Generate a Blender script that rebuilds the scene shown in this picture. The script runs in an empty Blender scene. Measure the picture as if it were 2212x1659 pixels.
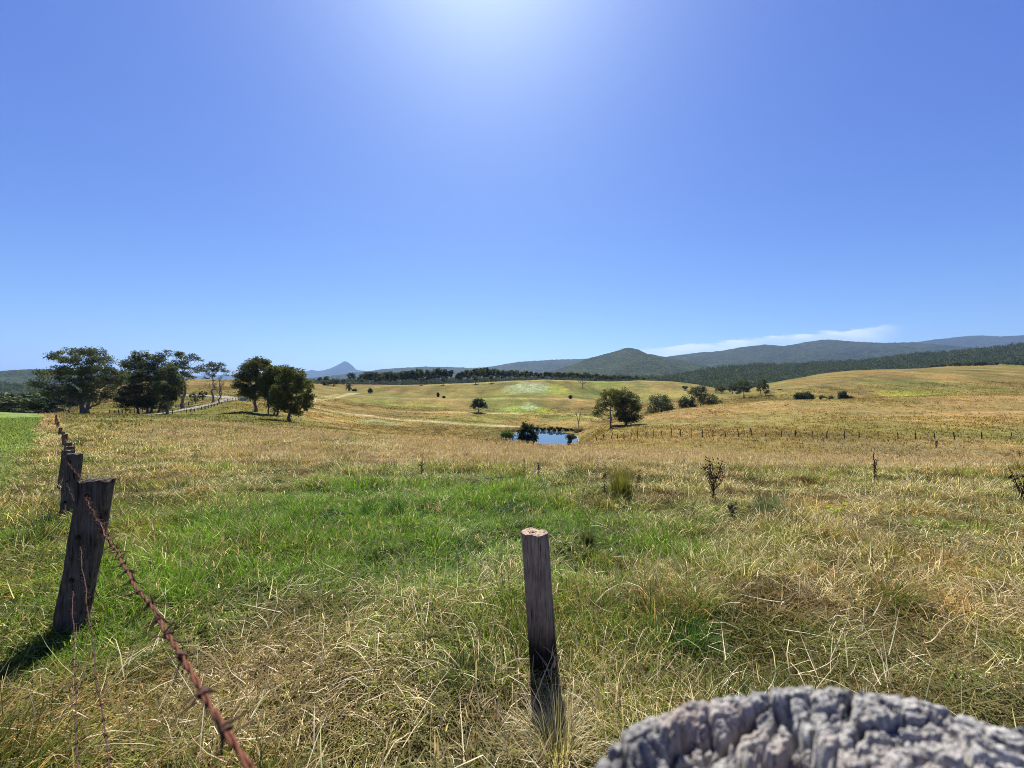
import bpy, math, random
import numpy as np
from mathutils import Vector

# ------------------------------------------------------------------ constants
F, CX, CY, CAMZ = 831.0, 1106.0, 829.5, 1.65
SC = bpy.context.scene
COL = SC.collection
rng = np.random.default_rng(11)
R = math.radians

# ------------------------------------------------------------------ noise
def _hash(ix, iy, seed):
    h = (ix.astype(np.int64)*374761393 + iy.astype(np.int64)*668265263 + seed*1274126177) & 0xffffffff
    h = ((h ^ (h >> 13))*1274126177) & 0xffffffff
    h = ((h ^ (h >> 16))*2246822519) & 0xffffffff
    return ((h ^ (h >> 15)) & 0xffffff)/float(0xffffff)

def vnoise(x, y, seed=0):
    x = np.asarray(x, float); y = np.asarray(y, float)
    ix = np.floor(x); iy = np.floor(y)
    fx = x-ix; fy = y-iy
    fx = fx*fx*(3-2*fx); fy = fy*fy*(3-2*fy)
    a = _hash(ix, iy, seed); b = _hash(ix+1, iy, seed)
    c = _hash(ix, iy+1, seed); d = _hash(ix+1, iy+1, seed)
    return (a*(1-fx)+b*fx)*(1-fy)+(c*(1-fx)+d*fx)*fy

def fbm(x, y, seed=0, octs=4, gain=.5):
    s = 0; a = 1; t = 0
    x = np.asarray(x, float); y = np.asarray(y, float)
    for i in range(octs):
        s = s+a*vnoise(x, y, seed+i*17); t += a
        x, y = x*2.03*.8+y*2.03*.6+3.1, -x*2.03*.6+y*2.03*.8+1.7
        a *= gain
    return s/t          # 0..1, mean .5

def worley(x, y, seed=0):
    ix = np.floor(x); iy = np.floor(y)
    f1 = np.full(x.shape, 9.); f2 = np.full(x.shape, 9.); cid = np.zeros(x.shape)
    for dx in (-1, 0, 1):
        for dy in (-1, 0, 1):
            jx = ix+dx; jy = iy+dy
            px = jx+_hash(jx, jy, seed); py = jy+_hash(jx, jy, seed+5)
            d = np.hypot(px-x, py-y)
            n = d < f1
            f2 = np.where(n, f1, np.minimum(f2, d))
            cid = np.where(n, _hash(jx, jy, seed+9), cid)
            f1 = np.where(n, d, f1)
    return f1, f2, cid

def sst(a, b, x):
    t = np.clip((x-a)/(b-a), 0, 1)
    return t*t*(3-2*t)

# ------------------------------------------------------------------ terrain profile
# rows of hill crests and hollows as (column, distance m, slope reading)
KN = [
 [(-600,45,920),(0,45,915),(130,45,912),(300,45,917),(420,38,924),(520,34,930),(630,30,941),(900,28,958),(1118,26,973),(1300,26,980),(1500,27,988),(1850,28,1002),(2212,28,1009),(2800,28,1020)],
 [(-600,60,906),(0,58,905),(130,58,904),(300,58,908),(420,50,916),(520,44,926),(630,40,942),(760,40,955),(900,40,965),(1118,38,984),(1300,36,990),(1500,37,992),(1850,39,1003),(2212,39,1008),(2800,39,1018)],
 [(-600,85,893),(0,85,892),(130,85,897),(300,85,899),(420,75,904),(520,66,912),(634,59,921),(860,58,940),(1000,56,948),(1090,55,953),(1150,54,962),(1190,53,968),(1245,52,964),(1320,51,958),(1400,52,955),(1500,54,953),(1700,54,950),(1850,53,958),(2212,50,964),(2800,50,975)],
 [(-600,110,905),(0,110,905),(130,104,897),(300,104,897.5),(420,106,891),(520,105,889),(634,86,910),(760,90,930),(860,92,945),(1000,95,956),(1090,100,967),(1180,100,974),(1245,99,966),(1290,97,932),(1330,96,923.5),(1400,95,918),(1500,95,915),(1620,95,909),(1783,95,902),(2000,95,896),(2212,95,889),(2800,95,880)],
 [(-600,160,925),(0,155,922),(100,150,910),(180,150,886),(300,140,884),(420,140,876),(520,135,869),(634,125,893),(760,140,914),(860,150,925),(1000,152,931),(1245,153,928),(1300,150,918),(1340,145,908),(1389,140,897.5),(1459,143,885),(1548,148,874),(1666,150,866),(1783,150,863),(2000,150,856),(2212,150,849),(2800,150,840)],
 [(-600,220,932),(0,220,932),(100,200,925),(180,195,880),(300,175,874),(420,165,866),(520,165,864),(634,165,878),(760,180,900),(860,190,907),(1118,195,908),(1320,190,905),(1400,190,905),(1500,190,895),(1600,195,878),(1700,195,870),(1850,195,866),(2212,195,856),(2800,195,850)],
 [(-600,300,932),(0,300,932),(100,270,920),(180,240,870),(300,210,862),(420,200,855),(520,205,853),(634,210,862),(760,220,879),(860,228,888),(1000,230,890.5),(1118,230,892),(1245,230,893),(1320,230,890),(1400,230,885),(1500,230,875),(1600,230,861),(1700,232,855),(1850,232,848),(2000,232,843),(2212,232,838),(2800,232,832)],
 [(-600,400,922),(0,400,922),(100,360,905),(180,290,862),(300,240,854),(420,235,845),(520,240,842),(634,252,850),(760,260,866),(860,262,877),(1000,262,881),(1118,262,883),(1320,262,879),(1400,262,872),(1500,262,862),(1600,262,855),(1700,265,838),(1850,268,826),(2000,268,822),(2212,268,818),(2800,268,815)],
 [(-600,520,905),(0,500,905),(100,430,890),(180,340,852),(300,280,840),(420,272,832),(520,275,830),(634,290,839),(760,296,853),(860,300,860),(1000,300,861.5),(1118,300,859),(1245,300,862),(1320,300,868),(1400,300,862),(1500,300,850),(1600,300,850),(1660,298,838),(1700,295,828),(1850,300,809),(2000,300,804),(2212,300,804),(2800,300,800)],
 [(-600,620,890),(0,600,890),(100,520,876),(180,400,840),(300,320,830),(420,310,822),(520,310,822),(634,350,832),(760,350,846),(860,350,856),(1000,350,858),(1118,347,850),(1245,345,852),(1320,345,856),(1400,345,846),(1500,345,838),(1600,345,847),(1660,340,832),(1700,335,822),(1850,335,802),(2000,335,797.5),(2212,335,798.5),(2800,335,794)],
 [(-600,800,870),(0,800,870),(100,680,860),(180,520,838),(300,380,826),(420,345,818),(520,345,820),(634,410,828),(700,430,829),(860,432,832),(1000,432,828),(1118,430,822),(1180,430,820),(1245,430,822),(1320,430,824.5),(1380,430,821.5),(1440,430,823),(1502,430,829.5),(1544,430,839),(1600,430,847),(1652,390,829),(1700,375,821),(1783,370,806),(1850,370,800),(2000,370,796),(2212,370,797),(2800,370,793)],
 [(-600,1000,852),(0,1000,852),(100,900,850),(180,750,845),(300,600,842),(520,600,842),(700,600,845),(1000,600,845),(1380,600,845),(1600,600,850),(1783,560,835),(1900,540,810),(1980,530,797),(2060,525,788.5),(2212,520,785.5),(2800,520,782)],
 [(-600,1600,838),(1600,1600,838),(2200,1600,836),(2800,1600,836)],
]
PXG = np.arange(-600, 2801, 5.)
LDG = np.linspace(math.log(9), math.log(1600), 620)
def slope_px(px):
    return np.interp(px, [-600, 130, 600, 1106, 1700, 2800], [.075, .08, .094, .107, .112, .115])
def gsm(a, n):
    k = np.exp(-np.linspace(-2, 2, 2*n+1)**2); k /= k.sum()
    return np.convolve(np.pad(a, n, mode='edge'), k, mode='valid')
def pchip(xk, yk, x):
    h = np.diff(xk); dl = np.diff(yk)/h
    m = np.zeros_like(yk)
    for i in range(1, len(xk)-1):
        if dl[i-1]*dl[i] > 0:
            w1 = 2*h[i]+h[i-1]; w2 = h[i]+2*h[i-1]
            m[i] = (w1+w2)/(w1/dl[i-1]+w2/dl[i])
    m[0] = dl[0]; m[-1] = dl[-1]
    i = np.clip(np.searchsorted(xk, x)-1, 0, len(h)-1)
    t = (x-xk[i])/h[i]
    return ((2*t**3-3*t**2+1)*yk[i]+(t**3-2*t**2+t)*h[i]*m[i]+(-2*t**3+3*t**2)*yk[i+1]+(t**3-t**2)*h[i]*m[i+1])
def build_table():
    D = []; P = []
    s = slope_px(PXG)
    for dd in (6., 10., 15.):
        D.append(np.full(PXG.shape, dd)); P.append(CY+F*(CAMZ/dd+s))
    for k in KN:
        a = np.array(k, float)
        D.append(gsm(np.interp(PXG, a[:, 0], a[:, 1]), 5)); P.append(gsm(np.interp(PXG, a[:, 0], a[:, 2]), 4))
    D = np.log(np.array(D)); P = np.array(P)
    T = np.empty((len(PXG), len(LDG)))
    for i in range(len(PXG)):
        T[i] = pchip(D[:, i], P[:, i], LDG)
    return T
TAB = build_table()
POND = (10.6, 129.0, 10.6, 19.5); WATER = CAMZ-18.1
def H(x, y, micro=True):
    x = np.asarray(x, float); y = np.asarray(y, float)
    yy = np.maximum(y, 1e-3)
    ye = np.hypot(y, 2.) if False else np.maximum(y, 3.0)
    px = np.clip(x/ye*F+CX, PXG[0], PXG[-1]-1e-6)
    zn = -slope_px(px)*y
    ld = np.clip(np.log(np.maximum(y, 9.)), LDG[0], LDG[-1]-1e-9)
    fi = (px-PXG[0])/5.; fj = (ld-LDG[0])/(LDG[1]-LDG[0])
    i = np.clip(fi.astype(int), 0, len(PXG)-2); j = np.clip(fj.astype(int), 0, len(LDG)-2)
    a = fi-i; b = fj-j
    P = (TAB[i, j]*(1-a)+TAB[i+1, j]*a)*(1-b)+(TAB[i, j+1]*(1-a)+TAB[i+1, j+1]*a)*b
    zt = CAMZ-(P-CY)/F*np.minimum(yy, 1600)
    w = sst(9, 14, y)
    z = zn*(1-w)+zt*w
    # pond basin
    rad = ((x-POND[0])/POND[2])**2+((y-POND[1])/POND[3])**2
    rad = rad*(1+.22*(fbm(x*.12, y*.12, 3)-.5)*2)
    pw = sst(1.9, .95, rad)
    z = z*(1-pw)+np.minimum(z, WATER-.25+np.maximum(rad-1, 0)*1.5)*pw
    if micro:
        k = sst(40, 90, y)
        z = z+(fbm(x*1.15, y*1.15, 21, 3)-.5)*.26*(1-k)*sst(0, 1.5, np.abs(y))
        z = z+(fbm(x*.06, y*.06, 22, 4)-.5)*.9*k*(1-pw)*sst(1500, 900, y)
    return z

def hit(px, py, dmin=1.5, dmax=1500):
    """distance at which a line of sight meets the ground"""
    d = np.exp(np.linspace(math.log(dmin), math.log(dmax), 6000))
    x = (px-CX)/F*d
    z = H(x, d)
    ray = CAMZ-(py-CY)/F*d
    k = np.nonzero(z >= ray)[0]
    if len(k) == 0:
        vis = (z-CAMZ)/d
        k = [int(np.argmax(np.where((d > 20) & (d < 450), vis, -9)))]
    return float(d[k[0]])
def spot(px, py=None, d=None, dmin=1.5):
    if d is None: d = hit(px, py, dmin)
    x = (px-CX)/F*d
    return x, d, float(H(x, d))

# ------------------------------------------------------------------ mesh helpers
def mesh_np(name, V, Fq, mats=None, colors=None, smooth=False):
    me = bpy.data.meshes.new(name)
    V = np.ascontiguousarray(V, dtype=np.float32); Fq = np.ascontiguousarray(Fq, dtype=np.int32)
    n, k = Fq.shape
    me.vertices.add(len(V)); me.vertices.foreach_set('co', V.ravel())
    me.loops.add(n*k); me.loops.foreach_set('vertex_index', Fq.ravel())
    me.polygons.add(n)
    me.polygons.foreach_set('loop_start', np.arange(0, n*k, k, dtype=np.int32))
    me.update(calc_edges=True)
    if smooth: me.polygons.foreach_set('use_smooth', np.ones(n, dtype=bool))
    if colors is not None:
        c = np.ones((len(V), 4), np.float32); c[:, :3] = colors
        at = me.color_attributes.new('Col', 'FLOAT_COLOR', 'POINT'); at.data.foreach_set('color', c.ravel())
    if mats: me.materials.append(mats)
    return me

class MB:
    def __init__(s): s.v = []; s.f = []; s.c = []; s.n = 0
    def add(s, v, f, col=None):
        v = np.asarray(v, float); s.v.append(v); s.f.extend([[i+s.n for i in q] for q in f])
        s.c.append(np.tile(col if col is not None else (1, 1, 1), (len(v), 1)) if col is None or np.ndim(col) == 1 else np.asarray(col)); s.n += len(v)
    def tube(s, pts, rad, sides=6, cap=True, col=None):
        pts = np.asarray(pts, float); n = len(pts)
        rad = np.full(n, rad) if np.isscalar(rad) else np.asarray(rad, float)
        t = np.gradient(pts, axis=0); t /= np.linalg.norm(t, axis=1, keepdims=True)+1e-12
        ref = np.array([0, 0, 1.]) if abs(t[0, 2]) < .9 else np.array([1., 0, 0])
        V = []
        for i in range(n):
            a = np.cross(t[i], ref); a /= np.linalg.norm(a)+1e-12
            b = np.cross(t[i], a); ref = np.cross(a, t[i])
            ang = np.arange(sides)*2*math.pi/sides
            V.append(pts[i]+rad[i]*(np.cos(ang)[:, None]*a+np.sin(ang)[:, None]*b))
        f = []
        for i in range(n-1):
            for k in range(sides):
                k2 = (k+1) % sides
                f.append([i*sides+k, i*sides+k2, (i+1)*sides+k2, (i+1)*sides+k])
        if cap:
            f.append(list(range(sides))[::-1]); f.append([(n-1)*sides+k for k in range(sides)])
        s.add(np.concatenate(V), f, col)
    def quads(s, V, col):
        """V (n,4,3), col (n,3)"""
        n = len(V); s.v.append(V.reshape(-1, 3)); b = s.n+np.arange(n)*4
        s.f.extend(np.stack([b, b+1, b+2, b+3], 1).tolist()); s.c.append(np.repeat(col, 4, 0)); s.n += 4*n
    def mesh(s, name, mat, smooth=False):
        me = bpy.data.meshes.new(name)
        V = np.concatenate(s.v); me.from_pydata(V.tolist(), [], s.f)
        c = np.ones((len(V), 4), np.float32); c[:, :3] = np.concatenate(s.c)
        at = me.color_attributes.new('Col', 'FLOAT_COLOR', 'POINT'); at.data.foreach_set('color', c.ravel())
        me.materials.append(mat)
        if smooth: me.polygons.foreach_set('use_smooth', np.ones(len(me.polygons), dtype=bool))
        return me

def obj(name, me, parent=None, loc=None):
    o = bpy.data.objects.new(name, me); COL.objects.link(o)
    if parent is not None: o.parent = parent
    if loc is not None: o.location = loc
    return o
def tag(o, label=None, cat=None, group=None, kind=None):
    if label: o['label'] = label
    if cat: o['category'] = cat
    if group: o['group'] = group
    if kind: o['kind'] = kind
    return o
def thing(name, label, cat, loc, rz=0, group=None):
    o = bpy.data.objects.new(name, None); COL.objects.link(o); o.location = loc; o.rotation_euler = (0, 0, rz)
    o.empty_display_size = .2
    return tag(o, label, cat, group)
def dup(root, loc, rz=0, sc=1., label=None, group=None):
    r = root.copy(); COL.objects.link(r); r.location = loc; r.rotation_euler = (0, 0, rz)
    r.scale = (sc, sc, sc) if np.isscalar(sc) else sc
    if label: r['label'] = label
    if group: r['group'] = group
    for ch in list(root.children):
        c = ch.copy(); COL.objects.link(c); c.parent = r
    return r

# ------------------------------------------------------------------ materials
def mat_new(name):
    m = bpy.data.materials.new(name); m.use_nodes = True
    nt = m.node_tree; nt.nodes.clear()
    return m, nt
def nd(nt, t, **kw):
    n = nt.nodes.new(t)
    for k, v in kw.items():
        if k.startswith('i_'):
            key = k[2:]; key = int(key) if key.isdigit() else key.replace('_', ' ')
            n.inputs[key].default_value = v
        else: setattr(n, k, v)
    return n
def lk(nt, a, b): nt.links.new(a, b)
def mixc(nt, fac, a, b, mode='MIX'):
    m = nt.nodes.new('ShaderNodeMix'); m.data_type = 'RGBA'; m.blend_type = mode; m.clamp_factor = True
    for s, v in ((m.inputs[0], fac), (m.inputs[6], a), (m.inputs[7], b)):
        if hasattr(v, 'is_linked') or hasattr(v, 'links'): nt.links.new(v, s)
        else: s.default_value = v if not isinstance(v, tuple) else (*v, 1)[:4]
    return m.outputs[2]
def ramp(nt, fac, stops):
    r = nt.nodes.new('ShaderNodeValToRGB'); e = r.color_ramp.elements
    while len(e) < len(stops): e.new(.5)
    for q, (p, c) in zip(e, stops):
        q.position = p; q.color = (c, c, c, 1) if np.isscalar(c) else (*c, 1)
    nt.links.new(fac, r.inputs[0]); return r.outputs[0]
def noise(nt, scale, detail=4, rough=.55, vec=None, dist=0):
    n = nd(nt, 'ShaderNodeTexNoise'); n.inputs['Scale'].default_value = scale; n.inputs['Detail'].default_value = detail
    n.inputs['Roughness'].default_value = rough; n.inputs['Distortion'].default_value = dist
    if vec is not None: nt.links.new(vec, n.inputs['Vector'])
    return n.outputs[0]
def objco(nt, scale=(1, 1, 1)):
    tc = nd(nt, 'ShaderNodeTexCoord'); mp = nd(nt, 'ShaderNodeMapping'); mp.inputs['Scale'].default_value = scale
    nt.links.new(tc.outputs['Object'], mp.inputs[0]); return mp.outputs[0]

def mat_leafy(name, trans=.4, rough=.5, spec=.25, tint=(1, 1, 1), tgain=1.3, vary=0):
    """thin blades and leaves: reflect, and let light through"""
    m, nt = mat_new(name)
    at = nd(nt, 'ShaderNodeAttribute', attribute_name='Col')
    c = mixc(nt, 1.0, at.outputs['Color'], tint, 'MULTIPLY')
    if vary:
        oi = nd(nt, 'ShaderNodeObjectInfo')
        g = ramp(nt, oi.outputs['Random'], [(0, 1-vary), (1, 1+vary)])
        c = mixc(nt, 1.0, c, g, 'MULTIPLY')
    p = nd(nt, 'ShaderNodeBsdfPrincipled'); lk(nt, c, p.inputs['Base Color'])
    p.inputs['Roughness'].default_value = rough; p.inputs['Specular IOR Level'].default_value = spec
    t = nd(nt, 'ShaderNodeBsdfTranslucent')
    c2 = mixc(nt, 1.0, c, (tgain, tgain*1.02, tgain*.62), 'MULTIPLY'); lk(nt, c2, t.inputs['Color'])
    mx = nd(nt, 'ShaderNodeMixShader'); mx.inputs[0].default_value = trans
    lk(nt, p.outputs[0], mx.inputs[1]); lk(nt, t.outputs[0], mx.inputs[2])
    o = nd(nt, 'ShaderNodeOutputMaterial'); lk(nt, mx.outputs[0], o.inputs[0])
    return m

def mat_ground():
    m, nt = mat_new('pasture_ground')
    at = nd(nt, 'ShaderNodeAttribute', attribute_name='Col')
    v = objco(nt)
    n1 = noise(nt, .9, 5, .65, v); n2 = noise(nt, .11, 5, .6, v); n3 = noise(nt, .018, 4, .6, v)
    n4 = noise(nt, 5, 4, .7, v)
    c = mixc(nt, 1, at.outputs['Color'], ramp(nt, n1, [(.3, .5), (.5, 1.0), (.7, 1.5)]), 'MULTIPLY')
    c = mixc(nt, 1, c, ramp(nt, n2, [(.3, (.66, .76, .66)), (.5, (1, 1, 1)), (.72, (1.3, 1.2, 1.1))]), 'MULTIPLY')
    c = mixc(nt, 1, c, ramp(nt, n3, [(.32, (.72, .92, .72)), (.55, (1, 1, 1)), (.75, (1.2, 1.1, 1.0))]), 'MULTIPLY')
    c = mixc(nt, 1, c, ramp(nt, n4, [(.3, .6), (.7, 1.35)]), 'MULTIPLY')
    p = nd(nt, 'ShaderNodeBsdfPrincipled'); lk(nt, c, p.inputs['Base Color'])
    p.inputs['Roughness'].default_value = 1; p.inputs['Specular IOR Level'].default_value = .05
    b = nd(nt, 'ShaderNodeBump'); b.inputs['Strength'].default_value = .9; b.inputs['Distance'].default_value = .5
    lk(nt, n1, b.inputs['Height'])
    b2 = nd(nt, 'ShaderNodeBump'); b2.inputs['Strength'].default_value = .6; b2.inputs['Distance'].default_value = 2.
    lk(nt, n2, b2.inputs['Height']); lk(nt, b.outputs[0], b2.inputs['Normal'])
    lk(nt, b2.outputs[0], p.inputs['Normal'])
    o = nd(nt, 'ShaderNodeOutputMaterial'); lk(nt, p.outputs[0], o.inputs[0])
    return m

def mat_wood(name, dark, light, scale=(60, 60, 4), bump=.004, red=None, dark_end=None):
    m, nt = mat_new(name)
    v = objco(nt, scale); v2 = objco(nt, (6, 6, 6))
    n1 = noise(nt, 1, 6, .7, v, .6); n2 = noise(nt, 1, 4, .6, v2)
    c = mixc(nt, ramp(nt, n1, [(.33, 0), (.66, 1)]), dark, light)
    c = mixc(nt, 1, c, ramp(nt, n2, [(.3, .55), (.7, 1.3)]), 'MULTIPLY')
    if red:
        n3 = noise(nt, 9, 3, .6, objco(nt, (1, 1, .3)))
        c = mixc(nt, ramp(nt, n3, [(.5, 0), (.68, .6)]), c, red)
    cr = ramp(nt, n1, [(.36, .25), (.42, 1)])
    c = mixc(nt, 1, c, cr, 'MULTIPLY')
    if dark_end:      # post turns near black towards its lower end
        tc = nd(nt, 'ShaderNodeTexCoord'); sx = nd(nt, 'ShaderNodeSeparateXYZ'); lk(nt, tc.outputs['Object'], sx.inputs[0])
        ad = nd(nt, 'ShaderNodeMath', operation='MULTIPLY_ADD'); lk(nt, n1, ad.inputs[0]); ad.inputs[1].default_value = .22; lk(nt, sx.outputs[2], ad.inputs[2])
        c = mixc(nt, ramp(nt, ad.outputs[0], [(dark_end-.20, 1), (dark_end+.05, 0)]), c, (.008, .007, .007))
    p = nd(nt, 'ShaderNodeBsdfPrincipled'); lk(nt, c, p.inputs['Base Color'])
    p.inputs['Roughness'].default_value = .85; p.inputs['Specular IOR Level'].default_value = .2
    b = nd(nt, 'ShaderNodeBump'); b.inputs['Strength'].default_value = 1; b.inputs['Distance'].default_value = bump
    lk(nt, n1, b.inputs['Height']); lk(nt, b.outputs[0], p.inputs['Normal'])
    o = nd(nt, 'ShaderNodeOutputMaterial'); lk(nt, p.outputs[0], o.inputs[0])
    return m

def mat_simple(name, col, rough=.8, spec=.2, nscale=8, var=.35, metal=0, bump=0.0):
    m, nt = mat_new(name)
    v = objco(nt); n1 = noise(nt, nscale, 5, .65, v)
    c = mixc(nt, 1, (*col, 1), ramp(nt, n1, [(.3, 1-var), (.7, 1+var)]), 'MULTIPLY')
    p = nd(nt, 'ShaderNodeBsdfPrincipled'); lk(nt, c, p.inputs['Base Color'])
    p.inputs['Roughness'].default_value = rough; p.inputs['Specular IOR Level'].default_value = spec
    p.inputs['Metallic'].default_value = metal
    if bump:
        b = nd(nt, 'ShaderNodeBump'); b.inputs['Strength'].default_value = .8; b.inputs['Distance'].default_value = bump
        lk(nt, n1, b.inputs['Height']); lk(nt, b.outputs[0], p.inputs['Normal'])
    o = nd(nt, 'ShaderNodeOutputMaterial'); lk(nt, p.outputs[0], o.inputs[0])
    return m

def mat_hill(name, a, b, scale):
    m, nt = mat_new(name)
    v = objco(nt)
    n1 = noise(nt, scale, 5, .7, v); n2 = noise(nt, scale*.12, 4, .6, v)
    c = mixc(nt, ramp(nt, n1, [(.35, 0), (.65, 1)]), a, b)
    c = mixc(nt, 1, c, ramp(nt, n2, [(.3, .7), (.7, 1.25)]), 'MULTIPLY')
    p = nd(nt, 'ShaderNodeBsdfPrincipled'); lk(nt, c, p.inputs['Base Color'])
    p.inputs['Roughness'].default_value = 1; p.inputs['Specular IOR Level'].default_value = .05
    bp = nd(nt, 'ShaderNodeBump'); bp.inputs['Strength'].default_value = 1; bp.inputs['Distance'].default_value = 16
    lk(nt, n1, bp.inputs['Height']); lk(nt, bp.outputs[0], p.inputs['Normal'])
    o = nd(nt, 'ShaderNodeOutputMaterial'); lk(nt, p.outputs[0], o.inputs[0])
    return m

def mat_water():
    m, nt = mat_new('pond_water')
    v = objco(nt)
    n1 = noise(nt, 1.5, 3, .5, v)
    p = nd(nt, 'ShaderNodeBsdfPrincipled'); p.inputs['Base Color'].default_value = (.02, .035, .05, 1)
    p.inputs['Roughness'].default_value = .03; p.inputs['Specular IOR Level'].default_value = 1.0
    p.inputs['IOR'].default_value = 1.5
    b = nd(nt, 'ShaderNodeBump'); b.inputs['Strength'].default_value = .15; b.inputs['Distance'].default_value = .01
    lk(nt, n1, b.inputs['Height']); lk(nt, b.outputs[0], p.inputs['Normal'])
    o = nd(nt, 'ShaderNodeOutputMaterial'); lk(nt, p.outputs[0], o.inputs[0])
    return m

M = dict(
 ground=mat_ground(), grass=mat_leafy('grass_blade', .38, .5, .07, tgain=1.45),
 leaf=mat_leafy('eucalypt_leaf', .32, .6, .12, tgain=1.1, vary=.12),
 bark=mat_simple('grey_bark', (.16, .13, .11), .9, .1, 3, .4, bump=.03),
 pale_bark=mat_simple('pale_bark', (.30, .27, .23), .9, .1, 2, .4, bump=.03),
 twig=mat_simple('dead_twig', (.17, .14, .12), .9, .1, 3, .3),
 weed=mat_simple('dead_thistle', (.055, .035, .03), .9, .1, 30, .4),
 post=mat_wood('weathered_split_post', (.030, .024, .018), (.19, .15, .11), (38, 38, 4), .008),
 sawn=mat_wood('grey_sawn_post', (.15, .105, .07), (.42, .32, .235), (90, 90, 4), .003, dark_end=.52),
 stump=mat_wood('weathered_end_grain', (.10, .097, .093), (.46, .45, .43), (260, 260, 120), .0015, (.26, .18, .13)),
 rust=mat_simple('rusty_wire', (.105, .034, .016), .8, .25, 420, .5, .0, .0004),
 rust_dark=mat_simple('dull_rusty_wire', (.065, .034, .024), .85, .2, 300, .5),
 farpost=mat_simple('fence_timber', (.07, .06, .05), .9, .1, 5, .3),
 road=mat_simple('gravel_road', (.215, .195, .18), .95, .1, 1.2, .15),
 water=mat_water(),
 mud=mat_simple('pale_dry_mud', (.50, .46, .42), .9, .15, 1.5, .2),
 green_paint=mat_simple('pale_green_paint', (.30, .42, .34), .6, .3, 3, .1),
 white_paint=mat_simple('white_paint', (.75, .75, .72), .6, .3, 3, .1),
)
# ------------------------------------------------------------------ ground colours (albedo of the swards)
STRAW = np.array([.42, .33, .16]); TAN = np.array([.40, .265, .125]); OLIVE = np.array([.155, .165, .045])
LUSH = np.array([.085, .19, .028]); BROWN = np.array([.178, .127, .043]); YG = np.array([.30, .36, .06]); SOIL = np.array([.06, .045, .025])
# patches: centre column, reading, half-widths, colour, strength
PATCH = [
 (1150, 841, 55, 7, (.24, .36, .10), .85), (1150, 835, 35, 3, (.55, .58, .42), .55), (1110, 841, 22, 3, (.5, .55, .4), .5),
 (1205, 843, 24, 4, (.40, .40, .06), .8), (1085, 850, 32, 4, (.33, .34, .07), .6),
 (1140, 885, 50, 7, (.30, .42, .08), .8), (1180, 887, 24, 4, (.46, .44, .05), .8), (1100, 886, 25, 4, (.3, .4, .1), .6),
 (1145, 882, 16, 3, (.55, .6, .42), .6), (820, 913, 40, 5, (.42, .46, .26), .5), (795, 909, 20, 3, (.6, .6, .5), .6),
 (1990, 849, 80, 6, (.40, .40, .06), .75), (1950, 853, 45, 4, (.42, .40, .06), .8), (2130, 846, 140, 10, (.20, .22, .06), .6),
 (1700, 850, 60, 6, (.33, .32, .07), .5), (1320, 832, 50, 6, (.33, .33, .07), .55), (1440, 850, 60, 14, (.34, .33, .08), .6),
 (900, 874, 70, 3, (.38, .38, .07), .5), (800, 868, 60, 3, (.3, .33, .07), .5),
 (1000, 905, 130, 9, (.25, .26, .065), .6), (1240, 905, 60, 5, (.25, .27, .07), .5), (650, 850, 30, 5, (.2, .32, .08), .5),
 (330, 905, 45, 3.5, (.5, .5, .3), .5), (385, 908, 30, 3, (.5, .52, .3), .6), (1300, 966, 60, 4, (.40, .36, .06), .5),
 (2000, 965, 260, 14, (.36, .32, .18), .45), (450, 862, 25, 4, (.3, .3, .1), .4),
]
_P = []
for (px, py, rx, ry, c, s) in PATCH:
    d0 = hit(px, py); d1 = hit(px, py-ry); d2 = hit(px, py+ry)
    _P.append(((px-CX)/F*d0, d0, rx/F*d0, max(.5*abs(d1-d2), .06*d0), np.array(c), s))
# pale vehicle tracks across the valley
TRACKS = [([(600,868),(700,885),(800,898),(900,909),(1000,916),(1118,922)], 2.6, (.34,.27,.15)),
          ([(600,880),(700,892),(760,897),(860,907),(960,914),(1050,919)], 1.6, (.28,.22,.11)),
          ([(634,872),(690,862),(740,853),(770,850)], 3.4, (.33,.26,.14)),
          ([(1050,893),(1240,897),(1300,905)], 2.0, (.36,.29,.14))]
DARKL = [([(640,871),(700,876),(800,889),(900,901),(1000,909),(1090,916)], 1.8, (.07,.08,.025)),
         ([(690,861),(740,852),(830,860),(900,862)], 1.6, (.12,.11,.04)),
         ([(1693,845),(1800,828),(1900,811),(1980,799)], 1.2, (.10,.08,.045)),
         ([(1660,852),(1693,845)], .4, (.12,.10,.05)),
         ([(1170,905),(1240,896)], 2.0, (.10,.12,.03)), ([(1320,823),(1400,838)], 2.0, (.12,.10,.05)),
         ([(1020,880),(1150,881),(1180,884)], .5, (.12,.11,.04))]
_L = []
for (pts, w, c) in TRACKS+DARKL:
    q = []
    for (px, py) in pts:
        d = hit(px, py); q.append(((px-CX)/F*d, d))
    _L.append((np.array(q), w, np.array(c)))
def seg_dist(x, y, q):
    best = np.full(x.shape, 1e9)
    for a, b in zip(q[:-1], q[1:]):
        ab = b-a; t = np.clip(((x-a[0])*ab[0]+(y-a[1])*ab[1])/(ab@ab), 0, 1)
        best = np.minimum(best, np.hypot(x-a[0]-t*ab[0], y-a[1]-t*ab[1]))
    return best

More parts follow.
